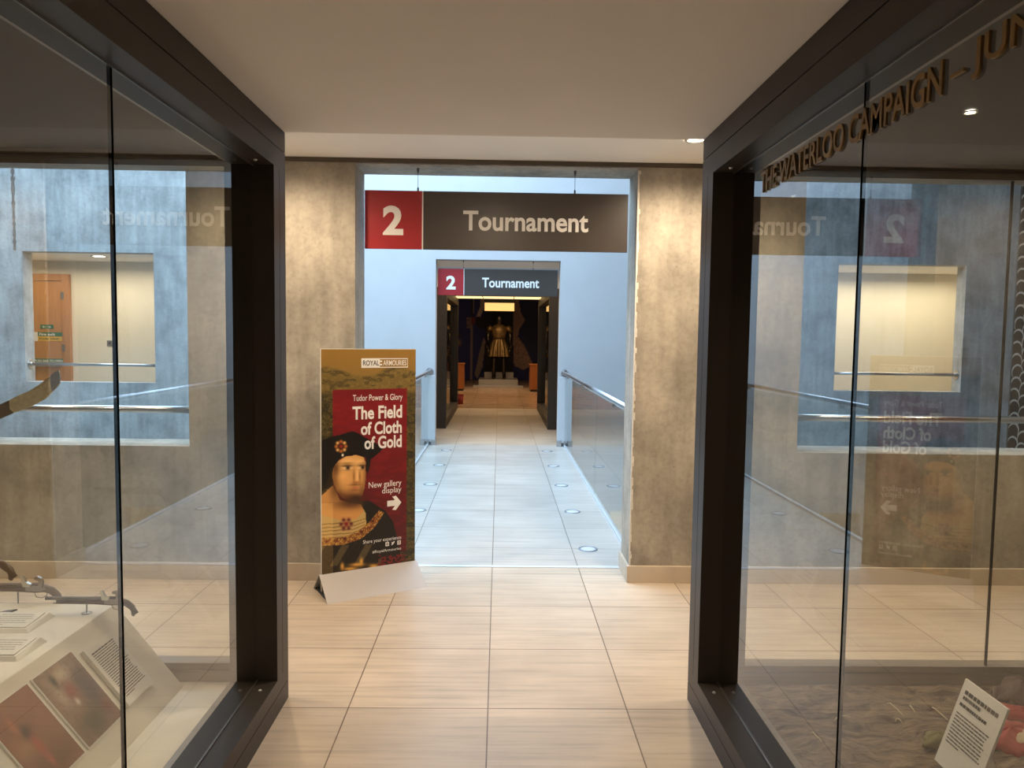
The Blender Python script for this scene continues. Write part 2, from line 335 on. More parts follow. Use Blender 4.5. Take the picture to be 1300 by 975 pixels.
# ------------------------------------------------------------------ downlights
def downlight(name, loc, label, power, r=.045, colr=WARM, lens='lamph', group=None, angle=168, blend=.75):
    t = empty(name, label, 'downlight', loc, group=group)
    MB().lathe([(r, -.004), (r*1.35, -.004), (r*1.35, .0), (r, .0)]).build('trim_ring', M['white'], t)
    MB().lathe([(.0001, .0), (r*.98, .0), (r*.98, .004)]).build('lens', M[lens], t)
    l = bpy.data.lights.new(name, 'SPOT'); l.energy = power; l.color = colr; l.spot_size = math.radians(angle); l.spot_blend = blend; l.shadow_soft_size = .04
    lo = bpy.data.objects.new('bulb', l); lo.location = (0, 0, -.02); lo.parent = t; col.objects.link(lo); return t
for x, where in ((-3.7, 'near left side wall'), (-1.3, 'left of the portal'), (1.08, 'right of the portal, at case corner'), (3.5, 'near right side wall')):
    downlight('ceiling_downlight', (x, 4.12, 2.711), 'small round lit downlight in the lobby ceiling, ' + where, 34 if x < 0 else 46)
for x, where in ((-2.2, 'behind the left case end'), (-.05, 'on the corridor centre line'), (2.1, 'behind the right case end')):
    downlight('ceiling_downlight', (x, 3.4, 2.711), 'added fill lamp, unseen behind the low ceiling edge, ' + where, 34)  # unseen row added to light the lower pillars, floor and sign
for x in (-3.5, 0, 3.5): downlight('ceiling_downlight', (x, -2.2, 2.711), 'round downlight in hall ceiling behind the cases, ' + ('left' if x < 0 else 'right' if x > 0 else 'middle') + ' one of the row', 26, group='hall downlights')
downlight('ceiling_downlight', (-6.28, 11.62, 2.776), 'round lit downlight above the wooden fire door lobby', 16, .09, (1, .84, .62))
downlight('ceiling_downlight', (0, 16.9, 3.545), 'bright spotlight above gallery entrance just under the far hanging sign', 60, .08)
downlight('ceiling_downlight', (0, 22.0, 3.545), 'spotlight in dark gallery ceiling in front of the gilded armour', 95, .06, angle=60)

# ------------------------------------------------------------------ display cases
C0, HALF = -.0275, .8855
def display_case(sx, y0, y1, label, deck, ends=True, lit=0):
    root = empty('display_case', label, 'display case', (0, 0, 0))
    X = lambda d: C0 + sx*(HALF + d)
    D1 = 2.60; PY = .055
    def B(mb, d0, d1, a, b, z0, z1): return mb.box(X(d0), X(d1), a, b, z0, z1)
    # plinth skirting round the base
    mb = MB(); B(mb, 0, D1, y0, y1, 0, .08); mb.build('plinth', M['bronze'], root)
    g = .004
    # corridor side frame: bottom rail, top rail, cap, posts with a groove
    for nm, (a, b) in (('side_frame', (0, .17)), ('side_frame', (D1-.17, D1))):
        mb = MB()
        B(mb, a, b, y0, y1, .08+g, .148); B(mb, a, b, y0, y1, 2.278, 2.358)
        for p, q in ((y0, y0+.078), (y1-.078, y1)): B(mb, a, b, p, q, .148, 2.278)
        for p, q in ((y0+.082, y0+.155), (y1-.155, y1-.082)): B(mb, a, b, p, q, .148, 2.278)
        mb.build(nm, M['bronze'], root)
    mb = MB(); B(mb, 0, D1, y0, y1, 2.362, 2.446); mb.build('top_cap', M['bronze'], root)
    mb = MB()
    B(mb, .006, D1-.006, y0+.006, y1-.006, .078, .086)
    for a in (y0+.006, y1-.156): B(mb, .004, D1-.004, a, a+.15, 2.356, 2.364); 
    B(mb, .006, .16, y0+.006, y1-.006, 2.354, 2.364)
    for p in (y0+.076, y1-.084): B(mb, .006, .16, p, p+.008, .148, 2.278)
    mb.build('groove_liner', M['black'], root)
    # end frames
    for e in (y0, y1):
        s = 1 if e == y0 else -1; mb = MB()
        B(mb, .17, D1-.17, e, e+s*.075, .084, .154); B(mb, .17, D1-.17, e, e+s*.07, .158, .185)
        B(mb, .17, D1-.17, e, e+s*.075, 2.318, 2.345); B(mb, .17, D1-.17, e, e+s*.07, 2.286, 2.314)
        B(mb, .17, .20, e+s*.002, e+s*.15, .1, 2.34); B(mb, D1-.2, D1-.17, e+s*.002, e+s*.15, .1, 2.34)
        mb.build('end_frame', M['lip'], root)
    for a, b in ((.17, .20), (D1-.20, D1-.17)):
        for c, e in ((.10, .14), (2.29, 2.34)): mb = MB(); B(mb, a, b, y0+.15, y1-.15, c, e); mb.build('inner_lip', M['lip'], root)
    mb = MB(); B(mb, .17, D1-.17, y0+.01, y1-.01, 2.347, 2.357); mb.build('inner_ceiling', M['black'], root)
    mb = MB(); B(mb, .17, D1-.17, y0+.075, y1-.075, .08, .104); mb.build('deck', deck, root)
    # glass: side panes 1.2 wide, end panes 1.2 wide
    js = [y1-1.22*k for k in range(1, 3)]
    ys = [y1-.15] + js + [y0+.15]
    for d in (.085, D1-.085):
        for k in range(len(ys)-1):
            mb = MB(); B(mb, d, d+.009, ys[k+1]+.004, ys[k]-.004, .14, 2.285); mb.build('side_pane', M['glass'], root)
        for j in js: mb = MB(); B(mb, d-.001, d+.010, j-.0035, j+.0035, .14, 2.285); mb.build('glass_joint', M['seal'], root)
    ds = [.17, 1.30, D1-.17]
    for e in (y0+PY, y1-PY):
        for k in range(2):
            mb = MB(); B(mb, ds[k]+.003, ds[k+1]-.003, e-.004, e+.004, .17, 2.30); mb.build('end_pane', M['glass'], root)
        mb = MB(); B(mb, ds[1]-.003, ds[1]+.003, e-.006, e+.006, .17, 2.30); mb.build('end_joint', M['seal'], root)
    for z in (.148, 2.272):
        for d in (.081, D1-.090): mb = MB(); B(mb, d, d+.003, y0+.15, y1-.15, z, z+.006); mb.build('pane_seal', M['lock'], root)
    # bolts in the reveal
    for z, s in ((.148, 1), (2.278, -1)):
        for y in (y1-.24,):
            MB().lathe([(.0001, s*.006), (.004, s*.006), (.007, s*.003), (.008, 0)], (X(.045), y, z), 12).build('bolt', M['steel'], root)
    return root, X
case_l, XL = display_case(-1, -.5, 3.142, 'left floor-to-ceiling glass case in bronze frame holding flintlock pistols', M['white'])
case_r, XR = display_case(1, -.5, 3.142, 'right floor-to-ceiling glass case in bronze frame with battlefield mud', M['mud'])
case_fl, _ = display_case(-1, 12.62, 16.26, 'far glass case on the left beyond the bridge doorway', M['black'])
case_fr, _ = display_case(1, 12.62, 16.26, 'far glass case on the right beyond the bridge doorway', M['black'])

# raised gilt lettering on the right case glass
mb = MB(); gx = XR(.085) - .001
fn = lambda u, v, w: (gx - w, u, v)
text(mb, 'THE WATERLOO CAMPAIGN', 2.655, 1.575, 2.128, 2.204, fn, .006, .012)
text(mb, '\u2013', 1.548, 1.502, 2.152, 2.159, fn, .006, .01)
text(mb, 'JUNE 1815', 1.478, 1.02, 2.126, 2.204, fn, .006, .012)
lt = mb.build('lettering', M['gold'], case_r); lt['label'] = 'raised gilt capital letters'

# in-case spotlights
for sx, X, y, dd in ((-1, XL, 2.55, 1.7), (1, XR, on_z(1232, 142, 2.345).y, on_z(1232, 142, 2.345).x-XR(0)), (-1, XL, .9, .9), (1, XR, .9, .9)):
    downlight('case_spotlight', (X(dd), y, 2.345), 'tiny round spotlight in the top of the %s case, %s' % ('left' if sx < 0 else 'right', 'towards its far end' if y > 2 else 'towards its near end'), 15 if sx < 0 else 8, .016, (1, .82, .58), angle=120)

# ------------------------------------------------------------------ hanging signs
def hanging_sign(y, x0, x1, z0, z1, xs, w0, w1, top, label, k):
    root = empty('hanging_sign', label, 'sign', (0, 0, 0))
    MB().box(xs+.004, x1, y, y+.02, z0, z1).build('dark_panel', M['dark'], root, .001)
    MB().box(x0, xs-.004, y, y+.02, z0, z1).build('red_panel', M['red'], root, .001)
    MB().box(xs-.004, xs+.004, y-.001, y+.02, z0, z1).build('divider', M['letter'], root)
    f = lambda u, v, w: (u, y-w, v)
    mb = MB(); text(mb, '2', *k[0], f, .002, .035); mb.build('numeral', M['letter'], root)['label'] = 'pale numeral 2'
    mb = MB(); text(mb, 'Tournament', *k[1], f, .002, .022); mb.build('lettering', M['letter'], root)['label'] = 'pale word Tournament'
    for wx in (w0, w1):
        wi = MB().loft([(wx, y+.01, z1), (wx, y+.01, top)], .0016, 6).build('wire', M['wire'], root)
        MB().lathe([(.006, 0), (.006, .022), (.0001, .024)], (wx, y+.01, z1), 8).build('clamp', M['wire'], wi)
        MB().lathe([(.004, -.03), (.009, -.012), (.009, 0)], (wx, y+.01, top), 8).build('ceiling_fixing', M['wire'], wi)
ya = 4.80
P = lambda x, y: on_y(x, y, ya)
hanging_sign(ya, P(463, 280).x, P(797, 280).x, P(630, 318).z, P(630, 244).z, P(536.5, 280).x, P(530.5, 240).x, P(730, 240).x, 2.685,
             'large hanging sign reading 2 Tournament in the near portal', [(P(486, 280).x, P(512, 280).x, P(500, 298.5).z, P(500, 261).z), (P(588, 280).x, P(747, 280).x, P(665, 294).z, P(665, 268.5).z)])
yb = 10.86
P = lambda x, y: on_y(x, y, yb)
hanging_sign(yb, P(556, 360).x, P(708, 360).x, P(630, 375.5).z, P(630, 342).z, P(589, 360).x, P(588.5, 340).x, P(677, 340).x, 2.725,
             'smaller hanging sign reading 2 Tournament in the far doorway', [(P(566.5, 360).x, P(578.5, 360).x, P(572, 367.5).z, P(572, 350).z), (P(612, 360).x, P(684.5, 360).x, P(650, 365.5).z, P(650, 353).z)])

# ------------------------------------------------------------------ bridge balustrades
def balustrade(x, sx, side):
    root = empty('glass_balustrade', 'clear glass balustrade with round steel handrail along the %s of the bridge' % side, 'balustrade', (0, 0, 0))
    ys = [NW1+.01, 7.29, 9.55, FW0-.02] 
    for k in range(3): MB().box(x-.008, x+.008, ys[k]+.005, ys[k+1]-.005, 0.0, 1.04).build('glass_panel', M['bglass'], root)
    MB().box(x-.018, x+.018, ys[0], ys[3], -.002, .022).build('base_channel', M['steelw'], root)
    r = MB().loft([(x-sx*.02, NW1-.0, 1.085), (x-sx*.02, FW0, 1.085)], .025, 16).build('handrail', M['steel'], root)
    for y in (NW1, FW0-.012): MB().loft([(x-sx*.02, y, 1.085), (x-sx*.02, y+.012, 1.085)], .052, 24).build('wall_flange', M['steel'], r)
    for y in (6.1, 8.4, 10.2): MB().box(x-sx*.028, x-sx*.004, y-.02, y+.02, 1.03, 1.07).build('glass_bracket', M['steel'], root)
    MB().box(x-sx*.11, x+sx*.035, FW0-.075, FW0-.055, .05, 1.03).build('end_post', M['steelw'], root, .002)
    MB().box(x-sx*.125, x-sx*.055, FW0-.11, FW0-.02, 0, .09).box(x-sx*.02, x+sx*.05, FW0-.11, FW0-.02, 0, .09).build('post_shoe', M['steel'], root, .004)
balustrade(.985, 1, 'right'); balustrade(-1.04, -1, 'left')

# handrails across the four window openings
def opening_rail(x0, x1, y, z, label, y_f=0):
    root = empty('handrail', label, 'handrail', (x0, y, z)); L_ = x1-x0
    MB().loft([(0, 0, 0), (L_, 0, 0)], .024, 16).build('tube', M['steel'], root)
    for a, b in ((0, .012), (L_-.012, L_)):
        MB().loft([(a, 0, 0), (b, 0, 0)], .070, 24).build('wall_flange', M['steel'], root)
    MB().loft([(.012, 0, 0), (.04, 0, 0)], .033, 20).build('collar', M['steel'], root)
    MB().loft([(L_-.04, 0, 0), (L_-.012, 0, 0)], .033, 20).build('collar', M['steel'], root)
opening_rail(-3.89, -1.99, 4.86, 1.09, 'steel handrail across the near wall opening behind the left case')
opening_rail(1.955, 3.89, 4.86, 1.085, 'steel handrail across the near wall opening behind the right case')
opening_rail(-6.91, -5.03, 10.86, 1.115, 'thin steel handrail across the far opening in front of the wooden fire door')
opening_rail(4.99, 6.90, 10.86, 1.125, 'thin steel handrail across the far opening before the cream lobby wall')

# floor uplights in the bridge
def uplight(): 
    root = empty('floor_uplight', 'x', 'floor light', (0, 0, 0))
    MB().lathe([(.056, 0), (.075, 0), (.073, .004), (.059, .005), (.056, .003)], n=32).build('steel_ring', M['uring'], root)
    MB().lathe([(.0001, .005), (.035, .0045), (.056, .002)], n=24).build('lens', mat('uplight_lens', (.60, .60, .58), .35), root)
    return root
u0 = uplight(); first = True
ords = ['nearest', 'second', 'third', 'fourth', 'furthest']
for sx, xx in ((1, .693), (-1, -.728)):
    for k in range(5):
        o = u0 if first else copy_tree(u0); first = False
        o.location = (xx, 5.44 + 1.19*k, 0); o['group'] = 'uplights along the bridge edges'
        o['label'] = 'round steel floor uplight, %s in the row beside the %s glass balustrade' % (ords[k], 'right' if sx > 0 else 'left')

# ------------------------------------------------------------------ far lobby: fire door
d = empty('fire_door', 'oak veneer fire exit door in far left lobby with green and yellow notices', 'door', (-7.36, 12.5, 0))
lf = MB().box(-.92, 0, -.045, -.005, .01, 2.44).build('door_leaf', M['wood'], d, .002)
MB().box(.004, .126, -.07, 0, 0, 2.56).box(-1.05, -.924, -.07, 0, 0, 2.56).box(-.924, .004, -.07, 0, 2.445, 2.56).build('door_frame', M['woodf'], d, .003)
for z in (.25, 1.32, 2.2): MB().box(-.01, .04, -.075, -.068, z-.06, z+.06).build('hinge', M['steel'], d)
MB().box(-.85, -.05, -.11, -.05, 1.0, 1.05).build('push_bar', M['steel'], d)
sg = lambda a, b, y=12.45: on_y(a, b, y)
def plate(name, c0, c1, mt, y=-.052, t=.006):
    a, b = sg(*c0), sg(*c1); return MB().box(a.x+7.36, b.x+7.36, y, y+t, a.z, b.z).build(name, M[mt], d)
plate('running_man_sign', (51, 412), (68, 417.5), 'signgreen'); plate('notice_green_half', (48, 421.5), (79, 427), 'signgreen'); plate('notice_yellow_half', (48, 427), (79, 433), 'signyellow')
plate('notice_white_end', (42, 421.5), (48, 433), 'letter'); plate('push_bar_sign', (42, 455), (83, 461), 'signgreen')
def dtext(name, s, c0, c1, mt='letter'):
    a, b = sg(*c0), sg(*c1); mb = MB(); text(mb, s, a.x+7.36, b.x+7.36, b.z, a.z, lambda u, v, w: (u, -.0525-w, v), .001, .02); mb.build(name, M[mt], d)
dtext('notice_lettering', 'Fire exit', (50, 422.5), (70, 426.3)); dtext('push_bar_lettering', 'PUSH BAR TO OPEN', (44, 456.5), (80, 460))
dtext('notice_lower_lettering', 'Keep clear', (50, 428.5), (76, 431.8), 'ink')
dtext('arrow_lettering', '\u2190 \u2192', (54, 413.5), (65, 416.5))
sw = empty('light_switch', 'small grey square switch plate on the cream wall right of fire door', 'switch', (sg(139, 435, 12.48).x, 12.5, 1.41))
MB().box(-.05, .05, -.012, 0, -.05, .05).build('plate', M['steel'], sw, .003); MB().box(-.012, .012, -.018, -.010, -.02, .02).build('rocker', M['greyd'], sw)

# hanging printed mail banner in the atrium
b = empty('mail_banner', 'tall dark hanging banner covered with pale chain mail rings, right side of atrium', 'banner', (5.70, 8.0, -2.4))
MB().box(0, 1.5, 0, .02, 0, 8.4).build('cloth', M['banner'], b)
MB().loft([(-.03, .01, 8.42), (1.53, .01, 8.42)], .02, 10).build('top_rod', M['steel'], b)
MB().loft([(-.03, .01, -.02), (1.53, .01, -.02)], .02, 10).build('bottom_rod', M['steel'], b)
for x in (.1, 1.4): MB().loft([(x, .01, 8.42), (x, .01, 9.4)], .003, 6).build('cable', M['wire'], b)
mb = MB(); rr = random.Random(3)
for i in range(14):
    for j in range(62):
        cx, cz = .05+i*.108+rr.uniform(-.01, .01), .1+j*.133 + (.066 if i % 2 else 0)+rr.uniform(-.012, .012); R_ = .088; n = 14
        if cz + R_ > 8.35: continue
        vs = []; fs = []; t0 = rr.uniform(-.5, .3)
        for k in range(n+1):
            t = t0 + math.pi*1.25*k/n - math.pi*.1; th_ = .020*math.sin(math.pi*k/n)+.004
            for q_ in (R_, R_-th_): vs.append((min(max(cx+(q_)*.72*math.cos(t), 0), 1.5), -.004-.002*(j % 2), cz+q_*math.sin(t)))
        for k in range(n): q = 2*k; fs.append((q, q+2, q+3, q+1))
        mb.add(vs, fs)
mb.build('rings', M['ring'], b)

# ------------------------------------------------------------------ value noise and printed panels
def vnoise(x, y, s, seed=0):
    x = x*s; y = y*s; xi = np.floor(x).astype(int); yi = np.floor(y).astype(int); fx = x-xi; fy = y-yi
    h = lambda a, b: (np.sin(a*127.1 + b*311.7 + seed*17.3)*43758.5453) % 1
    fx = fx*fx*(3-2*fx); fy = fy*fy*(3-2*fy)
    return (h(xi, yi)*(1-fx)+h(xi+1, yi)*fx)*(1-fy) + (h(xi, yi+1)*(1-fx)+h(xi+1, yi+1)*fx)*fy
def inpoly(px, py, poly):
    r = np.zeros(px.shape, bool); n = len(poly)
    for i in range(n):
        x1, y1 = poly[i]; x2, y2 = poly[(i+1) % n]
        if y1 == y2: continue
        c = ((y1 > py) != (y2 > py)) & (px < (x2-x1)*(py-y1)/(y2-y1)+x1); r ^= c
    return r
def soft(px, py, cx, cy, rx, ry, p=1.0):
    d = ((px-cx)/rx)**2 + ((py-cy)/ry)**2; return np.exp(-d*p)
def lin(c): return np.where(c <= .04045, c/12.92, ((c+.055)/1.055)**2.4)
def printed(name, nu, nv, fn3, colfn, mt, parent):
    u, v = np.meshgrid(np.linspace(0, 1, nu+1), np.linspace(0, 1, nv+1))
    rgb = colfn(u, v); vs = [fn3(a, b) for a, b in zip(u.ravel(), v.ravel())]
    fs = [(j*(nu+1)+i, j*(nu+1)+i+1, (j+1)*(nu+1)+i+1, (j+1)*(nu+1)+i) for j in range(nv) for i in range(nu)]
    me = bpy.data.meshes.new(name); me.from_pydata(vs, [], fs); me.update(); me.materials.append(M[mt])
    at = me.color_attributes.new('print', 'FLOAT_COLOR', 'POINT')
    c4 = np.ones((rgb.shape[0]*rgb.shape[1], 4)); c4[:, :3] = lin(np.clip(rgb.reshape(-1, 3)/255, 0, 1)); at.data.foreach_set('color', c4.ravel())
    o = bpy.data.objects.new(name, me); col.objects.link(o)
    if parent: o.parent = parent
    return o

# ------------------------------------------------------------------ banner stand
bs = empty('banner_stand', 'pull-up exhibition banner with bearded man portrait on silver triangular base, left of portal', 'banner', (-1.08, 4.42, 0), math.atan2(.30, .54))
BW, BH = .617, 1.517
def mixc(img, mask, c):
    mask = np.clip(mask, 0, 1)[..., None]; return img*(1-mask) + np.array(c, float)*mask
def poster(u, v):
    t = 1-v; px = 411+120*u; py = 443+t*(290-13*u)
    X5 = (px-400)*6.09; Y5 = (py-540)*6.09
    n1 = vnoise(px, py*2.4, .12, 1); n2 = vnoise(px, py*1.6, .45, 2); n3 = vnoise(px, py, .9, 3)
    img = np.zeros(u.shape+(3,)); img[:] = (136, 102, 44)
    img = mixc(img, np.clip((py-443)/40, 0, 1)*.6, (122, 98, 52))
    hills = np.clip((py-470-6*np.sin(px/14))/4, 0, 1)
    img = mixc(img, hills*.75, (96, 80, 40)); img = mixc(img, hills*(n1 > .55)*.6, (60, 50, 26)); img = mixc(img, hills*(n2 > .62)*.4, (132, 112, 62))
    low = np.clip((py-496)/10, 0, 1); img = mixc(img, low*.75, (52, 46, 24)); img = mixc(img, low*(n2 > .55)*.6, (88, 76, 40)); img = mixc(img, low*(n1 < .4)*.7, (34, 30, 16)); img = mixc(img, low*(n3 > .8)*.5, (120, 100, 60))
    rect = ((u > .113) & (u < .905) & (t > .178) & (t < .95)).astype(float)
    img = mixc(img, rect, (112, 18, 24)); g = np.clip((py-520)/200, 0, 1); img = mixc(img, rect*g*.85, (62, 10, 14)); img = mixc(img, rect*(n1 > .6)*.22, (140, 24, 28)); img = mixc(img, rect*soft(px, py, 470, 500, 60, 8)*.3, (80, 10, 18))
    def poly(pts, c, k=1.0):
        nonlocal img
        img = mixc(img, inpoly(X5, Y5, pts)*k, c)
    # dark robe, shoulders, chest, collar band
    poly([(60, 700), (200, 610), (350, 600), (430, 600), (560, 690), (620, 780), (650, 900), (690, 1100), (690, 1250), (60, 1250)], (22, 17, 12))
    robe = inpoly(X5, Y5, [(60, 900), (640, 900), (690, 1250), (60, 1250)])
    str_ = (np.sin((X5*.9+Y5*.5)/26) > .55) & robe & (Y5 > 950) & (Y5 < 1110) & (X5 < 520)
    img = mixc(img, str_*.55, (120, 104, 70)); img = mixc(img, (robe & (n2 > .6))*.3, (62, 42, 20))
    poly([(60, 560), (150, 540), (200, 600), (360, 625), (400, 700), (405, 830), (330, 880), (200, 905), (60, 900)], (176, 148, 92))
    for k in range(5): poly([(60, 770+k*28), (300, 765+k*28), (395, 740+k*24), (395, 746+k*24), (300, 774+k*28), (60, 780+k*28)], (120, 92, 50), .8)
    poly([(60, 555), (150, 470), (205, 590), (365, 630), (385, 680), (330, 740), (200, 745), (60, 700)], (190, 136, 76))
    img = mixc(img, inpoly(X5, Y5, [(60, 600), (385, 600), (385, 700), (60, 700)])*soft(X5, Y5, 280, 625, 120, 40)*.8, (96, 58, 28))
    band = [(60, 880), (200, 890), (330, 850), (430, 770), (505, 680), (545, 700), (470, 815), (370, 900), (230, 945), (60, 945)]
    poly(band, (150, 108, 46)); img = mixc(img, inpoly(X5, Y5, band)*(n3 > .55)*.8, (96, 40, 18)); img = mixc(img, inpoly(X5, Y5, band)*(n3 < .2)*.7, (210, 170, 96))
    for a, c_ in ((105, 912), (240, 898), (368, 848), (455, 765)): img = mixc(img, soft(X5, Y5, a, c_, 15, 13, 1.6)*1.3, (70, 14, 12))
    # pendant of red stones on the chest
    for k in range(6):
        tt = k*math.pi/3; img = mixc(img, soft(X5, Y5, 250+38*math.cos(tt), 780+38*math.sin(tt), 15, 15, 1.3)*1.2, (86, 26, 30))
    img = mixc(img, soft(X5, Y5, 250, 780, 18, 18, 1.3)*1.3, (120, 20, 22))
    # hair, face
    poly([(70, 290), (180, 260), (165, 380), (150, 470), (110, 490), (60, 520)], (34, 24, 14))
    face = [(150, 345), (180, 285), (250, 244), (330, 236), (385, 255), (400, 300), (394, 345), (402, 385), (398, 440), (390, 500), (376, 550), (345, 588), (305, 602), (255, 592), (210, 560), (178, 515), (158, 460), (146, 400)]
    img = mixc(img, soft(X5, Y5, 300, 585, 88, 42, .9)*1.15*(Y5 > 480), (58, 34, 16)); img = mixc(img, soft(X5, Y5, 168, 500, 40, 80, 1)*.7, (70, 44, 22))
    poly(face, (196, 146, 84)); fm = inpoly(X5, Y5, face)
    sh = lambda cx, cy, rx, ry, c, k=1.0, p=1.0: None
    def sh(cx, cy, rx, ry, c, k=1.0, p=1.0):
        nonlocal img
        img = mixc(img, fm*soft(X5, Y5, cx, cy, rx, ry, p)*k, c)
    sh(160, 440, 40, 150, (120, 78, 38), .9); sh(260, 285, 70, 34, (222, 178, 116), .8); sh(225, 400, 45, 42, (218, 168, 104), .8)
    sh(402, 420, 22, 160, (128, 82, 42), .8); sh(275, 598, 130, 44, (62, 34, 14), 1.1, .8); sh(250, 560, 90, 30, (88, 50, 22), .6); sh(190, 550, 46, 50, (92, 56, 26), .8)
    sh(300, 520, 60, 30, (120, 74, 36), .5); sh(372, 530, 26, 60, (96, 60, 30), .7)
    sh(335, 400, 10, 62, (228, 184, 124), .8); sh(308, 405, 8, 52, (132, 84, 42), .8); sh(354, 405, 8, 40, (140, 90, 46), .8); sh(325, 452, 34, 10, (140, 84, 46), .8)
    sh(315, 470, 50, 9, (110, 68, 32), .9); sh(318, 494, 26, 8, (168, 84, 62), .9); sh(318, 512, 30, 6, (120, 70, 40), .7)
    for ex, k in ((258, 1), (372, .8)):
        sh(ex, 312, 44*k, 6, (92, 60, 30), .7); sh(ex, 336, 32*k, 13, (232, 212, 176), .85); sh(ex+5, 335, 13, 13, (40, 26, 14), 1.4); sh(ex, 321, 38*k, 5, (70, 40, 20), 1.2); sh(ex, 298, 46*k, 6, (110, 70, 34), .7); sh(ex, 352, 34*k, 5, (150, 100, 58), .6)
    sh(330, 575, 50, 26, (50, 28, 12), .9); sh(170, 330, 26, 60, (90, 58, 30), .9); sh(350, 290, 40, 20, (226, 186, 128), .6); sh(262, 440, 34, 40, (206, 150, 96), .6)
    # cap with jewel
    cap = [(60, 150), (75, 112), (150, 85), (215, 72), (255, 58), (300, 46), (345, 66), (390, 95), (470, 140), (545, 182), (500, 225), (440, 272), (405, 262), (345, 236), (262, 240), (205, 262), (168, 305), (135, 330), (112, 420), (88, 470), (60, 480)]
    poly(cap, (16, 13, 11)); poly([(402, 262), (440, 270), (432, 330), (415, 390), (402, 360)], (24, 18, 12))
    for k in range(8):
        tt = k*math.pi/4; img = mixc(img, soft(X5, Y5, 212+36*math.cos(tt), 165+38*math.sin(tt), 15, 15, 1.5)*1.3, (206, 160, 92) if k % 2 else (176, 98, 40))
    img = mixc(img, soft(X5, Y5, 212, 165, 18, 18, 1.4)*1.4, (130, 30, 18)); img = mixc(img, soft(X5, Y5, 224, 234, 9, 12, 1.4)*1.4, (226, 212, 190))
    # hands low on the sheet
    for a, c_, w_, h_ in ((455, 722, 12, 3), (446, 727, 12, 3), (436, 723, 3, 6), (460, 718, 3, 6), (476, 725, 8, 4)): img = mixc(img, soft(px, py, a, c_, w_, h_, 1.6)*1.1, (204, 150, 66))
    img = mixc(img, ((py > 711) & (px > 482) & (u < .905) & (n2 > .5))*.8, (120, 24, 22))
    # paler strip down the left edge outside the red field
    img = mixc(img, (u < .113)*(py > 640)*.22, (255, 210, 130))
    return np.minimum(img*1.14, 255)
def bp(u, v, w=0): return (u*BW, -.004-w, .02+v*(BH-.02))
# poster rows run in the banner's own height
MB().box(0, BW, -.004, .004, .02, BH).build('banner_backing', M['card'], bs)
pa = printed('printed_sheet', 170, 400, lambda a, b: (.004+a*(BW-.004), -.0045, .02+b*(BH-.024)), lambda u, v: poster(u, 1-((1-v)*(1.497/1.39))), 'pr', bs)
VT = lambda t: BH - t*1.39                  # t: share of the sheet's visible height
fb = lambda u, v, w: (u, -.0050-w, v)
def btext(name, s, u0, u1, t0, t1, mt='letter', bold=.01): 
    mb = MB(); text(mb, s, u0*BW, u1*BW, VT(t1), VT(t0), fb, .0006, bold); o = mb.build(name, M[mt], bs); return o
MB().box(.4125*BW, .607*BW, -.0052, -.0045, VT(.086), VT(.043)).build('logo_box', M['letter'], bs)
mb = MB()
for a, b_, c, e in ((.607, .912, .043, .047), (.607, .912, .082, .086), (.907, .912, .043, .086)): mb.box(a*BW, b_*BW, -.0052, -.0045, VT(e), VT(c))
mb.box(.607*BW, .632*BW, -.0052, -.0045, VT(.060), VT(.053)); mb.box(.607*BW, .632*BW, -.0052, -.0045, VT(.075), VT(.068)); mb.build('logo_outline', M['letter'], bs)
btext('logo_lettering', 'ROYAL', .43, .60, .052, .076, 'ink', .012).location = (0, -.0004, 0)
btext('logo_lettering', 'ARMOURIES', .642, .895, .052, .076)
btext('banner_lettering', 'Tudor Power & Glory', .325, .853, .206, .243, bold=.0)
btext('banner_lettering', 'The Field', .32, .850, .258, .318, bold=.028)
btext('banner_lettering', 'of Cloth', .408, .847, .330, .389, bold=.028)
btext('banner_lettering', 'of Gold', .445, .847, .396, .455, bold=.028)
btext('banner_lettering', 'New gallery', .49, .845, .606, .642, bold=.0)
btext('banner_lettering', 'display', .634, .845, .638, .672, bold=.0)
btext('banner_lettering', 'Share your experience', .43, .845, .870, .892, bold=.0)
btext('banner_lettering', '#RoyalArmouries', .53, .845, .924, .941, bold=-.0)
ar = [(.69, .700), (.775, .700), (.745, .683), (.785, .680), (.845, .7135), (.785, .747), (.745, .744), (.775, .727), (.69, .727)]
MB().prism([(a*BW, VT(c)) for a, c in ar], fb, 0, .0006).build('arrow', M['letter'], bs)
for k, a in enumerate((.672, .735, .802)):
    mb = MB()
    if k == 1: mb.prism([(a*BW+.000, VT(.911)), (a*BW+.012, VT(.908)), (a*BW+.021, VT(.900)), (a*BW+.024, VT(.894)), (a*BW+.016, VT(.893)), (a*BW+.012, VT(.898)), (a*BW+.002, VT(.895)), (a*BW+.004, VT(.904))], fb, 0, .0006)
    else:
        mb.box(a*BW, a*BW+.006, -.0056, -.005, VT(.912), VT(.893)).box(a*BW+.018, a*BW+.024, -.0056, -.005, VT(.912), VT(.893)).box(a*BW+.006, a*BW+.018, -.0056, -.005, VT(.897), VT(.893)).box(a*BW+.006, a*BW+.018, -.0056, -.005, VT(.912), VT(.908))
        mb.lathe([(.0035, 0), (.0052, 0)], n=10) if False else None
        mb.box(a*BW+.009, a*BW+.015, -.0056, -.005, VT(.905), VT(.900))
    mb.build('social_icon', M['letter'], bs)
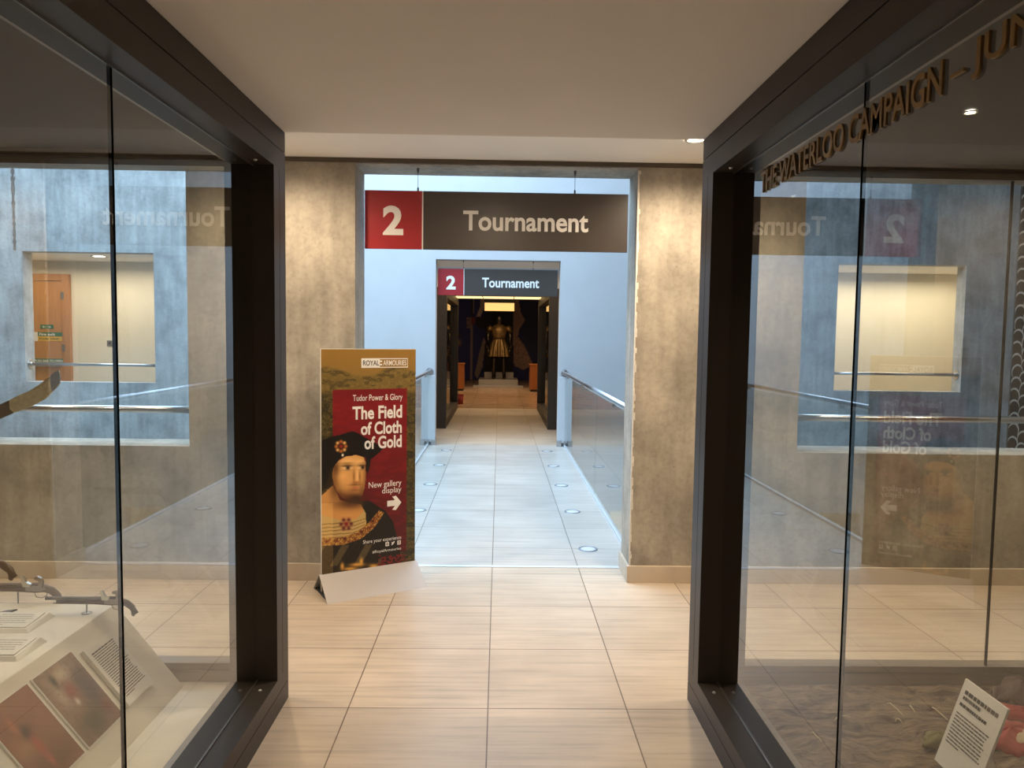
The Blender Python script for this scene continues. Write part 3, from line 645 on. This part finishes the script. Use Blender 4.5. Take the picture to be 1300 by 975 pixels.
# folded sheet-metal base
mb = MB(); hh = .128; a0, a1 = -.012, BW+.012; dp = .178; dq = .135
mb.hexa([(a0, -dp, 0), (a1, -dp, 0), (a1, -.008, hh), (a0, -.008, hh)], [(a0, -dp+.006, -0.0), (a1, -dp+.006, 0), (a1, -.004, hh-.006), (a0, -.004, hh-.006)])
mb.build('base_front', M['grey'], bs)
MB().hexa([(a0, dq, 0), (a0, .008, hh), (a1, .008, hh), (a1, dq, 0)], [(a0, dq-.006, 0), (a0, .004, hh-.006), (a1, .004, hh-.006), (a1, dq-.006, 0)]).build('base_back', M['grey'], bs)
MB().box(a0+.01, a1-.01, -dp+.012, dq-.012, .001, .006).build('base_plate', M['greyd'], bs)
MB().prism([(-dp+.03, .006), (dq-.03, .006), (0, hh-.03)], lambda u, v, w: (w, u, v), .05, .056).build('base_web', M['greyd'], bs)

# ------------------------------------------------------------------ left case contents
DK = .104
pl = empty('display_plinth', 'white display plinth with slanted front carrying pictures, inside left case', 'plinth', (0, 0, 0))
X0, X1, Z0, Z1, YA, YB = -1.60, -1.32, .46, .105, 3.025, .3
MB().prism([(-3.0, DK), (X1, DK), (X0, Z0), (-3.0, Z0)], lambda u, v, w: (u, w, v), YB, YA).build('plinth_body', M['white'], pl, .003)
sn = Vector((Z0-Z1, 0, X1-X0)).normalized()
def sl(y, s, w=0):
    p = Vector((X0+(X1-X0)*s, y, Z0+(Z1-Z0)*s)) + sn*w; return tuple(p)
def slab(name, label, y0, y1, s0, s1, th, mt):
    o = MB().hexa([sl(y0, s0, 0), sl(y1, s0, 0), sl(y1, s1, 0), sl(y0, s1, 0)], [sl(y0, s0, th), sl(y1, s0, th), sl(y1, s1, th), sl(y0, s1, th)]).build(name, M[mt])
    return o
tp = slab('text_panel', '', 2.68, 2.875, .17, .765, .016, 'card'); tag(tp, 'raised white panel of dense text on the slanted plinth face', 'text panel')
def lines(mb, fn, u0, u1, v0, v1, n, seed, short=(), lw=.34, first_bold=False):
    rnd = random.Random(seed)
    for i in range(n):
        vv = v0+(v1-v0)*(i+.5)/n; h = abs(v1-v0)/n*lw/2*(1.5 if first_bold and i == 0 else 1); u = u0; end = u1 - (u1-u0)*(rnd.random()*.12) if i not in short else u0+(u1-u0)*.4
        while (u < end) if u1 > u0 else (u > end):
            w = (u1-u0)*(.04+rnd.random()*.10); e = u+w
            if (e > end) if u1 > u0 else (e < end): e = end
            mb.add([fn(u, vv-h, 0), fn(e, vv-h, 0), fn(e, vv+h, 0), fn(u, vv+h, 0)], [(0, 1, 2, 3)]); u = e+(u1-u0)*.014
mb = MB(); lines(mb, lambda u, v, w: sl(v_y(u), v, .0168), 0, 1, .23, .70, 22, 5, (21,), .42, True) if False else None
# text runs from the far end towards the viewer along the slope
lines(mb, lambda u, v, w: sl(u, v, .0166), 2.70, 2.86, .23, .70, 22, 5, (21,), .40, True)
mb.build('printed_lines', M['ink'], tp)
def pic1(u, v):      # moorland charge: pale smoke, dark riders, red coats
    n = vnoise(u*9, v*9, 1, 4); n2 = vnoise(u*22, v*22, 1, 5)
    img = np.zeros(u.shape+(3,)); img[:] = (150, 120, 100); img = mixc(img, n*.6, (110, 92, 78)); t = 1-v
    img = mixc(img, soft(u, t, .55, .15, .3, .12)*.9, (206, 186, 160)); img = mixc(img, soft(u, t, .25, .35, .12, .2)*.8, (190, 172, 146))
    img = mixc(img, soft(u, t, .8, .5, .22, .35)*.9, (74, 68, 74)); img = mixc(img, soft(u, t, .30, .16, .06, .1)*.9, (58, 52, 46)); img = mixc(img, soft(u, t, .45, .37, .11, .1)*1.1, (142, 76, 64))
    img = mixc(img, soft(u, t, .42, .52, .05, .05)*1.1, (214, 196, 180)); img = mixc(img, soft(u, t, .45, .82, .28, .16)*1.0, (78, 72, 50)); img = mixc(img, soft(u, t, .85, .78, .12, .12)*.9, (112, 66, 50)); img = mixc(img, (n2 > .7)*.15, (60, 50, 44))
    return img
def pic2(u, v):
    n = vnoise(u*7, v*7, 1, 8); t = 1-v
    img = np.zeros(u.shape+(3,)); img[:] = (150, 100, 78); img = mixc(img, n*.5, (124, 84, 62))
    img = mixc(img, soft(u, t, .3, .55, .25, .12)*.7, (176, 136, 96)); img = mixc(img, soft(u, t, .5, .85, .6, .2)*.8, (104, 76, 50)); img = mixc(img, soft(u, t, .42, .42, .09, .09)*1.1, (66, 58, 56))
    img = mixc(img, soft(u, t, .44, .60, .08, .16)*1.1, (168, 84, 66)); img = mixc(img, soft(u, t, .30, .28, .05, .12)*1.0, (176, 110, 80)); img = mixc(img, soft(u, t, .45, .8, .05, .08)*1.0, (170, 92, 72))
    return img
for nm, a, b_, f, lb in (('picture_panel', 2.415, 2.645, pic1, 'smoky battle picture with a red-coated rider on slanted plinth, beside the text panel'),
                         ('picture_panel', 2.17, 2.395, pic2, 'reddish brown battle picture on slanted plinth, nearer the viewer')):
    q = slab(nm, '', a, b_, .105, .785, .006, 'card'); tag(q, lb, 'picture', 'pictures on the plinth')
    printed('print', 60, 80, lambda u, v, a=a, b_=b_: sl(a+.004+u*(b_-a-.008), .785-.008-v*(.68-.016), .0065), f, 'pr', q)
sk = slab('text_panel', '', 1.92, 2.14, .12, .77, .016, 'card'); tag(sk, 'edge of a second raised white panel at the frame bottom left, nearest on plinth slope', 'text panel')
# caption blocks lying on the plinth top
def caption(cx, cy, rz, label, seed):
    c = empty('caption_block', label, 'caption card', (cx, cy, Z0), rz, 'caption blocks on the plinth')
    MB().hexa([(-.11, -.085, 0), (.11, -.085, 0), (.11, .085, 0), (-.11, .085, 0)], [(-.095, -.07, .012), (.095, -.07, .012), (.095, .07, .022), (-.095, .07, .022)]).build('block', M['card'], c)
    MB().hexa([(-.085, -.062, .0135), (.085, -.062, .0135), (.085, .062, .0225), (-.085, .062, .0225)], [(-.085, -.062, .0155), (.085, -.062, .0155), (.085, .062, .0245), (-.085, .062, .0245)]).build('card_face', M['card'], c)
    mb = MB(); lines(mb, lambda u, v, w: (u, v, .0160+(v+.062)/.124*.009), -.07, .07, .05, -.05, 6, seed, (5,), .3); mb.build('printed_lines', mat('faint_ink', (.3, .28, .25), .7), c)
caption(-1.875, 2.80, 0, 'white caption block lying on the plinth top, further back near the pistols', 2)
caption(-1.76, 2.56, 0, 'white caption block lying on the plinth top, closer to the viewer', 3)

def flintlock(label, loc, rz, sc, group='flintlock pistols in the left case'):
    g = empty('flintlock_pistol', label, 'pistol', loc, rz, group)
    k = sc
    MB().loft([(-.30*k, 0, .012*k), (-.29*k, 0, .012*k), (-.12*k, 0, .012*k), (-.0*k, 0, .012*k)], [.0085*k, .0075*k, .0085*k, .0105*k], 12).build('barrel', M['iron'], g)
    MB().loft([(-.25*k, 0, -.001*k), (-.12*k, 0, -.003*k), (-.02*k, 0, -.004*k), (.02*k, 0, .000*k), (.045*k, 0, -.008*k), (.068*k, 0, -.027*k), (.078*k, 0, -.050*k), (.070*k, 0, -.060*k)],
              [(.008*k, .006*k), (.010*k, .009*k), (.012*k, .014*k), (.012*k, .016*k), (.012*k, .015*k), (.012*k, .013*k), (.015*k, .014*k), (.010*k, .008*k)], 14).build('stock', M['walnut'], g)
    MB().loft([(-.27*k, 0, -.010*k), (-.05*k, 0, -.012*k)], .0025*k, 8).build('ramrod', M['walnut'], g)
    MB().prism([(-.045, -.006), (.01, -.008), (.03, 0), (.02, .012), (-.03, .014), (-.045, .008)], lambda u, v, w: (u*k, -.011*k-w*k, v*k), 0, .004).build('lock_plate', M['lock'], g)
    MB().prism([(.004, .008), (.016, .008), (.020, .026), (.016, .038), (.003, .044), (-.006, .040), (-.004, .034), (.006, .032), (.008, .026)], lambda u, v, w: (u*k*1.25, -.016*k-w*k, v*k*1.3-.004*k), -.006, .006).build('hammer', M['lock'], g)
    MB().prism([(-.040, .012), (-.020, .012), (-.018, .020), (-.030, .026), (-.040, .045), (-.046, .043), (-.044, .026)], lambda u, v, w: (u*k*1.25, -.016*k-w*k, v*k*1.3-.004*k), -.006, .006).build('frizzen', M['silverm'], g)
    MB().loft([(-.02*k, 0, -.016*k), (-.014*k, 0, -.034*k), (.008*k, 0, -.038*k), (.026*k, 0, -.028*k), (.030*k, 0, -.016*k)], .0018*k, 8, up=(0, 1, 0)).build('trigger_guard', M['lock'], g)
    return g
def mount(loc, h, label, grp='steel exhibit mounts'):
    g = empty('exhibit_mount', label, 'mount', loc, group=grp)
    MB().loft([(0, 0, 0), (0, 0, h)], .003, 8).build('rod', M['steel'], g); MB().lathe([(.02, 0), (.02, .003), (.0001, .003)], n=16).build('foot', M['steel'], g)
    MB().loft([(-.02, 0, h), (-.006, 0, h-.002), (.006, 0, h-.002), (.02, 0, h)], .002, 6, up=(0, 1, 0)).build('cradle', M['steel'], g)
flintlock('flintlock pistol at the plinth end, carved butt hanging past its edge, topmost corner', (-1.54, 2.92, .510), 0, .94)
mount((-1.66, 2.92, Z0), .043, 'short steel mount under the pistol with the hanging butt')
flintlock('larger flintlock pistol whose lock sits beside the other pistol muzzle, behind plinth edge', (-1.93, 3.052, .515), 0, 1.1)
mount((-2.02, 3.052, DK), .515-DK-.008, 'steel mount holding the larger pistol behind the plinth')
flintlock('dark pistol butt held high above the plinth at left picture edge', (-1.745, 2.5, .80), 0, .95)
mount((-1.83, 2.5, Z0), .330, 'tall steel mount under the raised pistol')

# dagger on the plinth and sabre above it
dg = empty('dagger', 'dark pointed dagger blade lying on plinth top beside caption block', 'dagger', (-1.955, 2.945, Z0+.001), math.radians(48))
MB().prism([(0, 0), (-.03, .014), (-.12, .019), (-.24, .017), (-.24, -.017), (-.12, -.019), (-.03, -.014)], lambda u, v, w: (u, v, w), 0, .005).build('blade', M['iron'], dg)
MB().loft([(-.24, 0, .023), (-.25, 0, .023), (-.34, 0, .023), (-.36, 0, .023)], [.022, .012, .012, .016], 12).build('hilt', M['walnut'], dg)
YS = 2.2
def sp(pts): return [(on_y(a, b_, YS).x, on_y(a, b_, YS).z) for a, b_ in pts]
sb = empty('sabre', 'broad curved sabre blade with gilt engraved panel, hanging in left case', 'sword', (0, 0, 0))
fs_ = lambda u, v, w: (u, YS+w, v)
MB().prism(sp([(64, 477), (70, 472), (75, 470), (76.5, 478), (76, 487), (72, 492), (67, 497), (65, 490)]), fs_, -.002, .003).build('blade_tip', M['silverm'], sb)
MB().prism(sp([(64, 477), (65, 490), (67, 497), (58, 506), (46, 513), (32, 519), (18, 524), (13, 519), (12, 508), (24, 502), (38, 496), (52, 487)]), fs_, -.0025, .0035).build('gilt_panel', M['brass'], sb)
MB().prism(sp([(12, 508), (13, 519), (18, 524), (0, 532), (-40, 545), (-90, 555), (-90, 535), (-40, 526), (0, 513.5)]), fs_, -.002, .003).build('blade', M['leather'], sb)
a = sp([(-90, 545)])[0]
MB().loft([(a[0], YS, a[1]), (a[0]-.14, YS, a[1]-.005)], .014, 10).build('grip', M['walnut'], sb); MB().box(a[0]-.012, a[0]+.004, YS-.02, YS+.02, a[1]-.05, a[1]+.05).build('crossguard', M['brass'], sb, .003)
mount((sp([(-40, 536)])[0][0], YS, Z0), 1.33-Z0-.028, 'tall steel mount rising from the plinth to the sabre')

# ------------------------------------------------------------------ right case contents
def ground_h(x, y):
    return .018*math.sin(x*5.1+1)*math.sin(y*4.3) + .012*math.sin(x*13+y*9) + .010*(float(vnoise(np.array(x), np.array(y), 9, 3))-.5)*2 + .006*(float(vnoise(np.array(x), np.array(y), 30, 6))-.5)*2
gx0, gx1, gy0, gy1 = XR(.215), XR(2.38), -.40, 3.05
nx, ny = 150, 200; vs = []; fs = []
for j in range(ny+1):
    for i in range(nx+1):
        x = gx0+(gx1-gx0)*i/nx; y = gy0+(gy1-gy0)*j/ny; e = min(1, (x-gx0)/.05, (gx1-x)/.05, (y-gy0)/.05, (gy1-y)/.05)
        vs.append((x, y, .122+ground_h(x, y)*max(e, 0)-.012*(1-max(0, e))))
for j in range(ny):
    for i in range(nx): q = j*(nx+1)+i; fs.append((q, q+1, q+nx+2, q+nx+1))
tag(MB().add(vs, fs, True).build('trampled_mud', M['mud']), 'brown trampled mud ground covering floor of the right case', 'mud', kind='stuff')
GZ = lambda x, y: .122+ground_h(x, y)
# leaning caption card
cb = on_z(1187, 962, .125); ct = on_y(1226, 861, cb.y); cw = .215
cd = empty('caption_card', 'tall white caption card leaning on mud in right case, lower right corner', 'caption card', (0, 0, 0))
dn = (ct-cb); ex = Vector((0, -cw, 0)); b0 = cb - dn*.02; nrm = ex.cross(dn).normalized()
if nrm.x > 0: nrm = -nrm
q = [b0, b0+ex, ct+ex, ct]
MB().hexa([tuple(p) for p in q], [tuple(p-nrm*.008) for p in q]).build('card', M['card'], cd)
mb = MB(); cf = lambda u, v, w: tuple(b0 + ex*u + (ct-b0)*v + nrm*.0012)
lines(mb, cf, .10, .93, .90, .84, 1, 11, (), .75); lines(mb, cf, .10, .55, .83, .78, 1, 12, (), .75); lines(mb, cf, .08, .75, .75, .70, 1, 13, (), .7); lines(mb, cf, .08, .88, .64, .26, 10, 14, (9,), .4)
mb.build('printed_lines', M['ink'], cd)
MB().hexa([tuple(p) for p in (b0+ex*.4+Vector((.004, 0, 0)), b0+ex*.6+Vector((.004, 0, 0)), b0+ex*.6+Vector((.15, 0, 0)), b0+ex*.4+Vector((.15, 0, 0)))],
          [tuple(p) for p in (b0+ex*.4+(ct-b0)*.6+Vector((.004, 0, 0)), b0+ex*.6+(ct-b0)*.6+Vector((.004, 0, 0)), b0+ex*.6+(ct-b0)*.6+Vector((.02, 0, 0)), b0+ex*.4+(ct-b0)*.6+Vector((.02, 0, 0)))]).build('card_strut', M['card'], cd)
# kit lying in the mud
def lump(name, mt, label, cat, c, rx, ry, rz_, rot, seed, parent=None, amp=.5):
    rnd = random.Random(seed); n, mrows = 22, 11; vs = []; fs = []
    ca, sa = math.cos(rot), math.sin(rot); ph = [rnd.random()*6 for _ in range(6)]
    for j in range(mrows+1):
        th = math.pi*j/mrows
        for i in range(n):
            p = 2*math.pi*i/n; f = 1+amp*.5*math.sin(3*p+ph[0])*math.sin(2*th+ph[1])+amp*.35*math.sin(7*p+ph[2]+3*th)
            x, y, z = rx*math.sin(th)*math.cos(p)*f, ry*math.sin(th)*math.sin(p)*f, rz_*math.cos(th)*(1+amp*.3*math.sin(5*p+ph[3]))
            vs.append((c[0]+ca*x-sa*y, c[1]+sa*x+ca*y, c[2]+max(z, -.02)))
    for j in range(mrows):
        for i in range(n): q = j*n+i; w = j*n+(i+1) % n; fs.append((q, w, w+n, q+n))
    o = MB().add(vs, fs, True).build(name, M[mt], parent)
    if label: tag(o, label, cat)
    return o
rc = empty('red_coat', 'crumpled red uniform coat with cream strap lying in mud behind caption card', 'coat', (0, 0, 0))
pz = on_z(1282, 940, .14); lump('cloth_fold', 'redcloth', None, None, (pz.x, pz.y, .145), .17, .08, .045, .35, 1, rc); lump('cloth_sleeve', 'redcloth', None, None, (pz.x+.16, pz.y+.16, .14), .15, .05, .04, -.5, 2, rc)
MB().loft([(pz.x-.03, pz.y-.06, .165), (pz.x+.06, pz.y-.03, .195), (pz.x+.17, pz.y+.03, .18), (pz.x+.28, pz.y+.05, .15)], [(.022, .006)]*4, 10).build('strap', M['creamcloth'], rc)
p2 = on_z(1286, 892, .14)
pk = empty('leather_pack', 'dark brown leather pack with straps half sunk in mud by right picture edge', 'pack', (0, 0, 0))
lump('pack_body', 'leather', None, None, (p2.x+.07, p2.y+.05, .15), .14, .08, .055, .6, 3, pk)
for k in range(4): MB().loft([(p2.x-.12+.07*k, p2.y-.06, .15), (p2.x-.08+.07*k, p2.y, .205), (p2.x-.03+.07*k, p2.y+.07, .16)], [(.008, .004)]*3, 8).build('strap', M['leather'], pk)
p3 = on_z(1183, 940, .13); lump('canvas_bag', 'olive', 'small olive canvas bag on the mud just left of caption card', 'bag', (p3.x+.02, p3.y, .13), .06, .035, .03, .3, 5)
rnd = random.Random(4)
SL = ['longest pale straw stalk on the mud, leftmost of the bright three left of the card', 'short pale straw stalk between two longer bright stalks', 'curved pale straw stalk ending just left of the caption card',
      'tiny straw scrap below the longest bright stalk', 'pale straw stalk in front of the leather pack, right of the caption card', 'straw stalk on the mud just above the olive canvas bag',
      'faint straw stalk nearest the back left mud, beside the case corner', 'faint straw stalk lowest on the left of the mud', 'short upright straw stalk above the leather pack at the picture edge']
for k, (a, b_, c_, e_) in enumerate([(1126, 892, 1147, 908), (1155, 894, 1162, 902), (1184, 892, 1203, 912), (1137, 912, 1146, 915), (1278, 905, 1296, 918), (1128, 941, 1142, 955), (1060, 905, 1080, 903), (1030, 930, 1044, 941), (1292, 868, 1293, 878)]):
    s0, s1 = on_z(a, b_, .135), on_z(c_, e_, .135); md = (s0+s1)/2
    pt = [(p.x, p.y, GZ(p.x, p.y)+.004+(.008 if 0 < i_ < 4 else 0)) for i_, p in enumerate([s0.lerp(s1, t) + Vector((0, .012*math.sin(t*math.pi), 0)) for t in (0, .25, .5, .75, 1)])]
    tag(MB().loft(pt, .0022, 6).build('straw_stalk', M['straw']), SL[k], 'straw', 'straw stalks on the mud')

# ------------------------------------------------------------------ gallery beyond: armour on plinth
pn = empty('armour_plinth', 'long low grey plinth under the gilded armour in dark gallery', 'plinth', (-.02, 24, 0))
MB().box(-.635, .635, -.5, .9, 0, .225).build('plinth_block', M['plinthm'], pn, .004); MB().box(-.80, .80, -.8, -.5, 0, .05).build('step', M['plinthm'], pn, .003)
am = empty('armour', 'standing suit of armour in a gilded skirted tunic on grey plinth', 'armour', (-.01, 24, .225))
Z = lambda z: z
vs = []; fs = []; nn = 96; pr = [(.34, .74), (.335, .76), (.31, .92), (.26, 1.12), (.20, 1.30), (.19, 1.34)]
for r_, z_ in pr:
    for k in range(nn): t = 2*math.pi*k/nn; q = r_*(1+.10*math.cos(12*t)*min(1, (1.34-z_)/.3)); vs.append((q*math.cos(t), .76*q*math.sin(t), z_))
for j in range(len(pr)-1):
    for k in range(nn): a = j*nn+k; b_ = j*nn+(k+1) % nn; fs.append((a, b_, b_+nn, a+nn))
MB().add(vs, fs, True).build('skirt', M['armour'], am)
MB().loft([(0, 0, 1.32), (0, 0, 1.42), (0, -.01, 1.60), (0, 0, 1.72), (0, 0, 1.80)], [(.19, .15), (.22, .17), (.27, .19), (.24, .15), (.09, .09)], 24).build('breastplate', M['armour'], am)
MB().loft([(0, 0, 1.31), (0, 0, 1.36)], [(.215, .175), (.205, .165)], 24).build('belt', M['leather'], am)
MB().lathe([(.07, 1.76), (.085, 1.80), (.11, 1.86), (.125, 1.95), (.115, 2.03), (.07, 2.09), (.012, 2.11), (.0001, 2.11)], n=20).build('helmet', M['plate'], am)
MB().box(-.08, .08, -.135, -.10, 1.93, 1.945).build('visor_slit', M['black'], am)
for s in (-1, 1):
    MB().loft([(s*.25, 0, 1.72), (s*.32, 0, 1.66), (s*.36, 0, 1.52)], [(.06, .07), (.10, .10), (.07, .07)], 14).build('pauldron', M['armour'], am)
    MB().loft([(s*.33, 0, 1.60), (s*.37, -.02, 1.40), (s*.38, -.04, 1.28), (s*.37, -.10, 1.10), (s*.35, -.14, .98)], [.065, .058, .062, .05, .045], 14).build('arm', M['plate'], am)
    MB().loft([(s*.35, -.14, .98), (s*.345, -.16, .92), (s*.33, -.18, .85)], [.05, .048, .03], 12).build('gauntlet', M['plate'], am)
    MB().loft([(s*.15, 0, .84), (s*.16, 0, .62), (s*.165, -.02, .48), (s*.17, 0, .30), (s*.175, .01, .08)], [.095, .08, .07, .068, .045], 14).build('leg_armour', M['plate'], am)
    MB().loft([(s*.175, .05, .05), (s*.18, -.05, .045), (s*.19, -.15, .03)], [(.045, .045), (.05, .04), (.04, .025)], 12).build('foot_armour', M['plate'], am)
cn = empty('canopy_light_box', 'glowing amber light box hanging above the armour', 'light box', (-.01, 23.8, 2.42))
MB().box(-.50, .50, 0, .8, .02, .42).build('housing', M['black'], cn); MB().box(-.48, .48, -.01, 0, .03, .29).build('lit_front', M['lampc'], cn); MB().box(-.49, .49, -.02, 0, .29, .38).build('top_band', M['black'], cn)
for s in (-1, 1): MB().loft([(s*.4, .4, .42), (s*.4, .4, 1.13)], .008, 6).build('hanger', M['wire'], cn)
MB().box(-.4, .4, .8, .84, 0, .02).build('back_lip', M['black'], cn)
# pale blocks behind the feet
for k, x in enumerate((-.36, .02, .36)): tag(MB().box(x-.13, x+.13, 24.45, 24.8, .225, .42).build('mount_block', M['plinthm'], None, .004), 'low stone coloured block behind the armour feet, %s' % ('left one', 'middle one', 'right one')[k], 'block', 'blocks behind the armour')
t = empty('lit_bulkhead_edge', 'glowing amber strips added for the lit bulkhead edge, across the far passage under the far sign', 'glowing strip', (-.03, 15.55, 2.446))  # no lamp here: the lit bulkhead edge is made as glowing strips
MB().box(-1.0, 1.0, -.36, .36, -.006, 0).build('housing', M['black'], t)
for a, b_ in ((-.96, -.34), (-.32, .32), (.34, .96)): MB().box(a, b_, -.33, .33, -.018, -.006).build('glow_segment', M['strip'], t)
# desks either side
for s, x in ((-1, -1.2), (1, 1.08)):
    dk = empty('reception_desk', 'orange wooden cabinet desk at the %s of the gallery entrance' % ('left' if s < 0 else 'right'), 'desk', (x, 21.5, 0))
    MB().box(-.32 if s < 0 else -.16, .16 if s < 0 else .32, 0, .6, .06, .78).build('cabinet', M['orange'], dk, .004)
    MB().box(-.34 if s < 0 else -.18, .18 if s < 0 else .34, -.02, .62, .78, .81).build('desk_top', M['orange'], dk, .003)
    MB().box(-.3 if s < 0 else -.14, .14 if s < 0 else .3, .02, .58, 0, .06).build('kick_plinth', M['black'], dk)
ex_ = empty('red_bin', 'small red bin on the floor beside the left far case', 'bin', (-.93, 17.3, 0))
MB().lathe([(.0001, 0), (.08, 0), (.1, .22), (.092, .22), (.075, .01)], n=20).build('bin_body', M['redcloth'], ex_); MB().lathe([(.10, .215), (.106, .22), (.10, .228)], n=20).build('rim', M['redcloth'], ex_)
# large printed mural behind the armour
MY = 27.2
p00, p11 = on_y(560, 500, MY), on_y(712, 366, MY)
mu = empty('gallery_mural', 'huge navy backdrop print of a robed figure gripping a staff behind the armour', 'mural', (0, 0, 0))
def mural(u, v):
    px = 560+152*u; py = 500-134*v; X7 = (px-560)*7.5; Y7 = (py-370)*7.5
    n = vnoise(px, py, 1.2, 3); img = np.zeros(u.shape+(3,)); img[:] = (34, 40, 112)
    img = mixc(img, soft(X7, Y7, 900, 300, 200, 400)*.7, (14, 16, 46)); img = mixc(img, soft(X7, Y7, 250, 300, 150, 300)*.5, (40, 48, 140))
    def poly(p, c, k=1.0):
        nonlocal img
        img = mixc(img, inpoly(X7, Y7, p)*k, c)
    poly([(275, 60), (305, 60), (300, 860), (280, 860)], (150, 132, 132)); poly([(278, 60), (300, 60), (298, 250), (280, 250)], (40, 22, 34))
    poly([(375, 60), (420, 60), (400, 180), (350, 300), (330, 250), (365, 160)], (210, 190, 176)); poly([(330, 250), (420, 240), (420, 360), (330, 330)], (44, 32, 34))
    for k in range(4): poly([(243, 255+k*26), (300, 250+k*26), (300, 272+k*26), (243, 276+k*26)], (150, 120, 116))
    poly([(285, 250), (325, 255), (325, 310), (285, 320)], (140, 52, 50))
    poly([(405, 440), (425, 480), (395, 720), (350, 830), (320, 790), (370, 560)], (160, 138, 130))
    poly([(690, 70), (735, 80), (760, 200), (800, 275), (745, 360), (735, 430), (790, 500), (890, 690), (790, 740), (700, 700), (690, 480)], (176, 142, 126))
    poly([(690, 480), (735, 430), (780, 520), (870, 680), (780, 720), (705, 680)], (190, 150, 130)); img = mixc(img, ((n > .6) & (X7 > 680) & (Y7 > 430) & (X7 < 880) & (Y7 < 700))*.3, (80, 60, 52))
    poly([(430, 100), (680, 100), (690, 760), (410, 760)], (30, 20, 18), .8)
    poly([(135, 395), (190, 395), (190, 430), (135, 430)], (54, 42, 48)); img = mixc(img, soft(X7, Y7, 165, 490, 28, 34)*1.1, (150, 110, 96))
    return img
W_ = p11.x-p00.x; H_ = p11.z-p00.z
MB().box(p00.x-.6, p11.x+.6, MY+.01, MY+.06, 0, min(p11.z+.1, 3.54)).build('backing', M['navy'], mu)
printed('print', 150, 140, lambda u, v: (p00.x+u*W_, MY, max(p00.z+v*H_, .01)), mural, 'prm', mu)
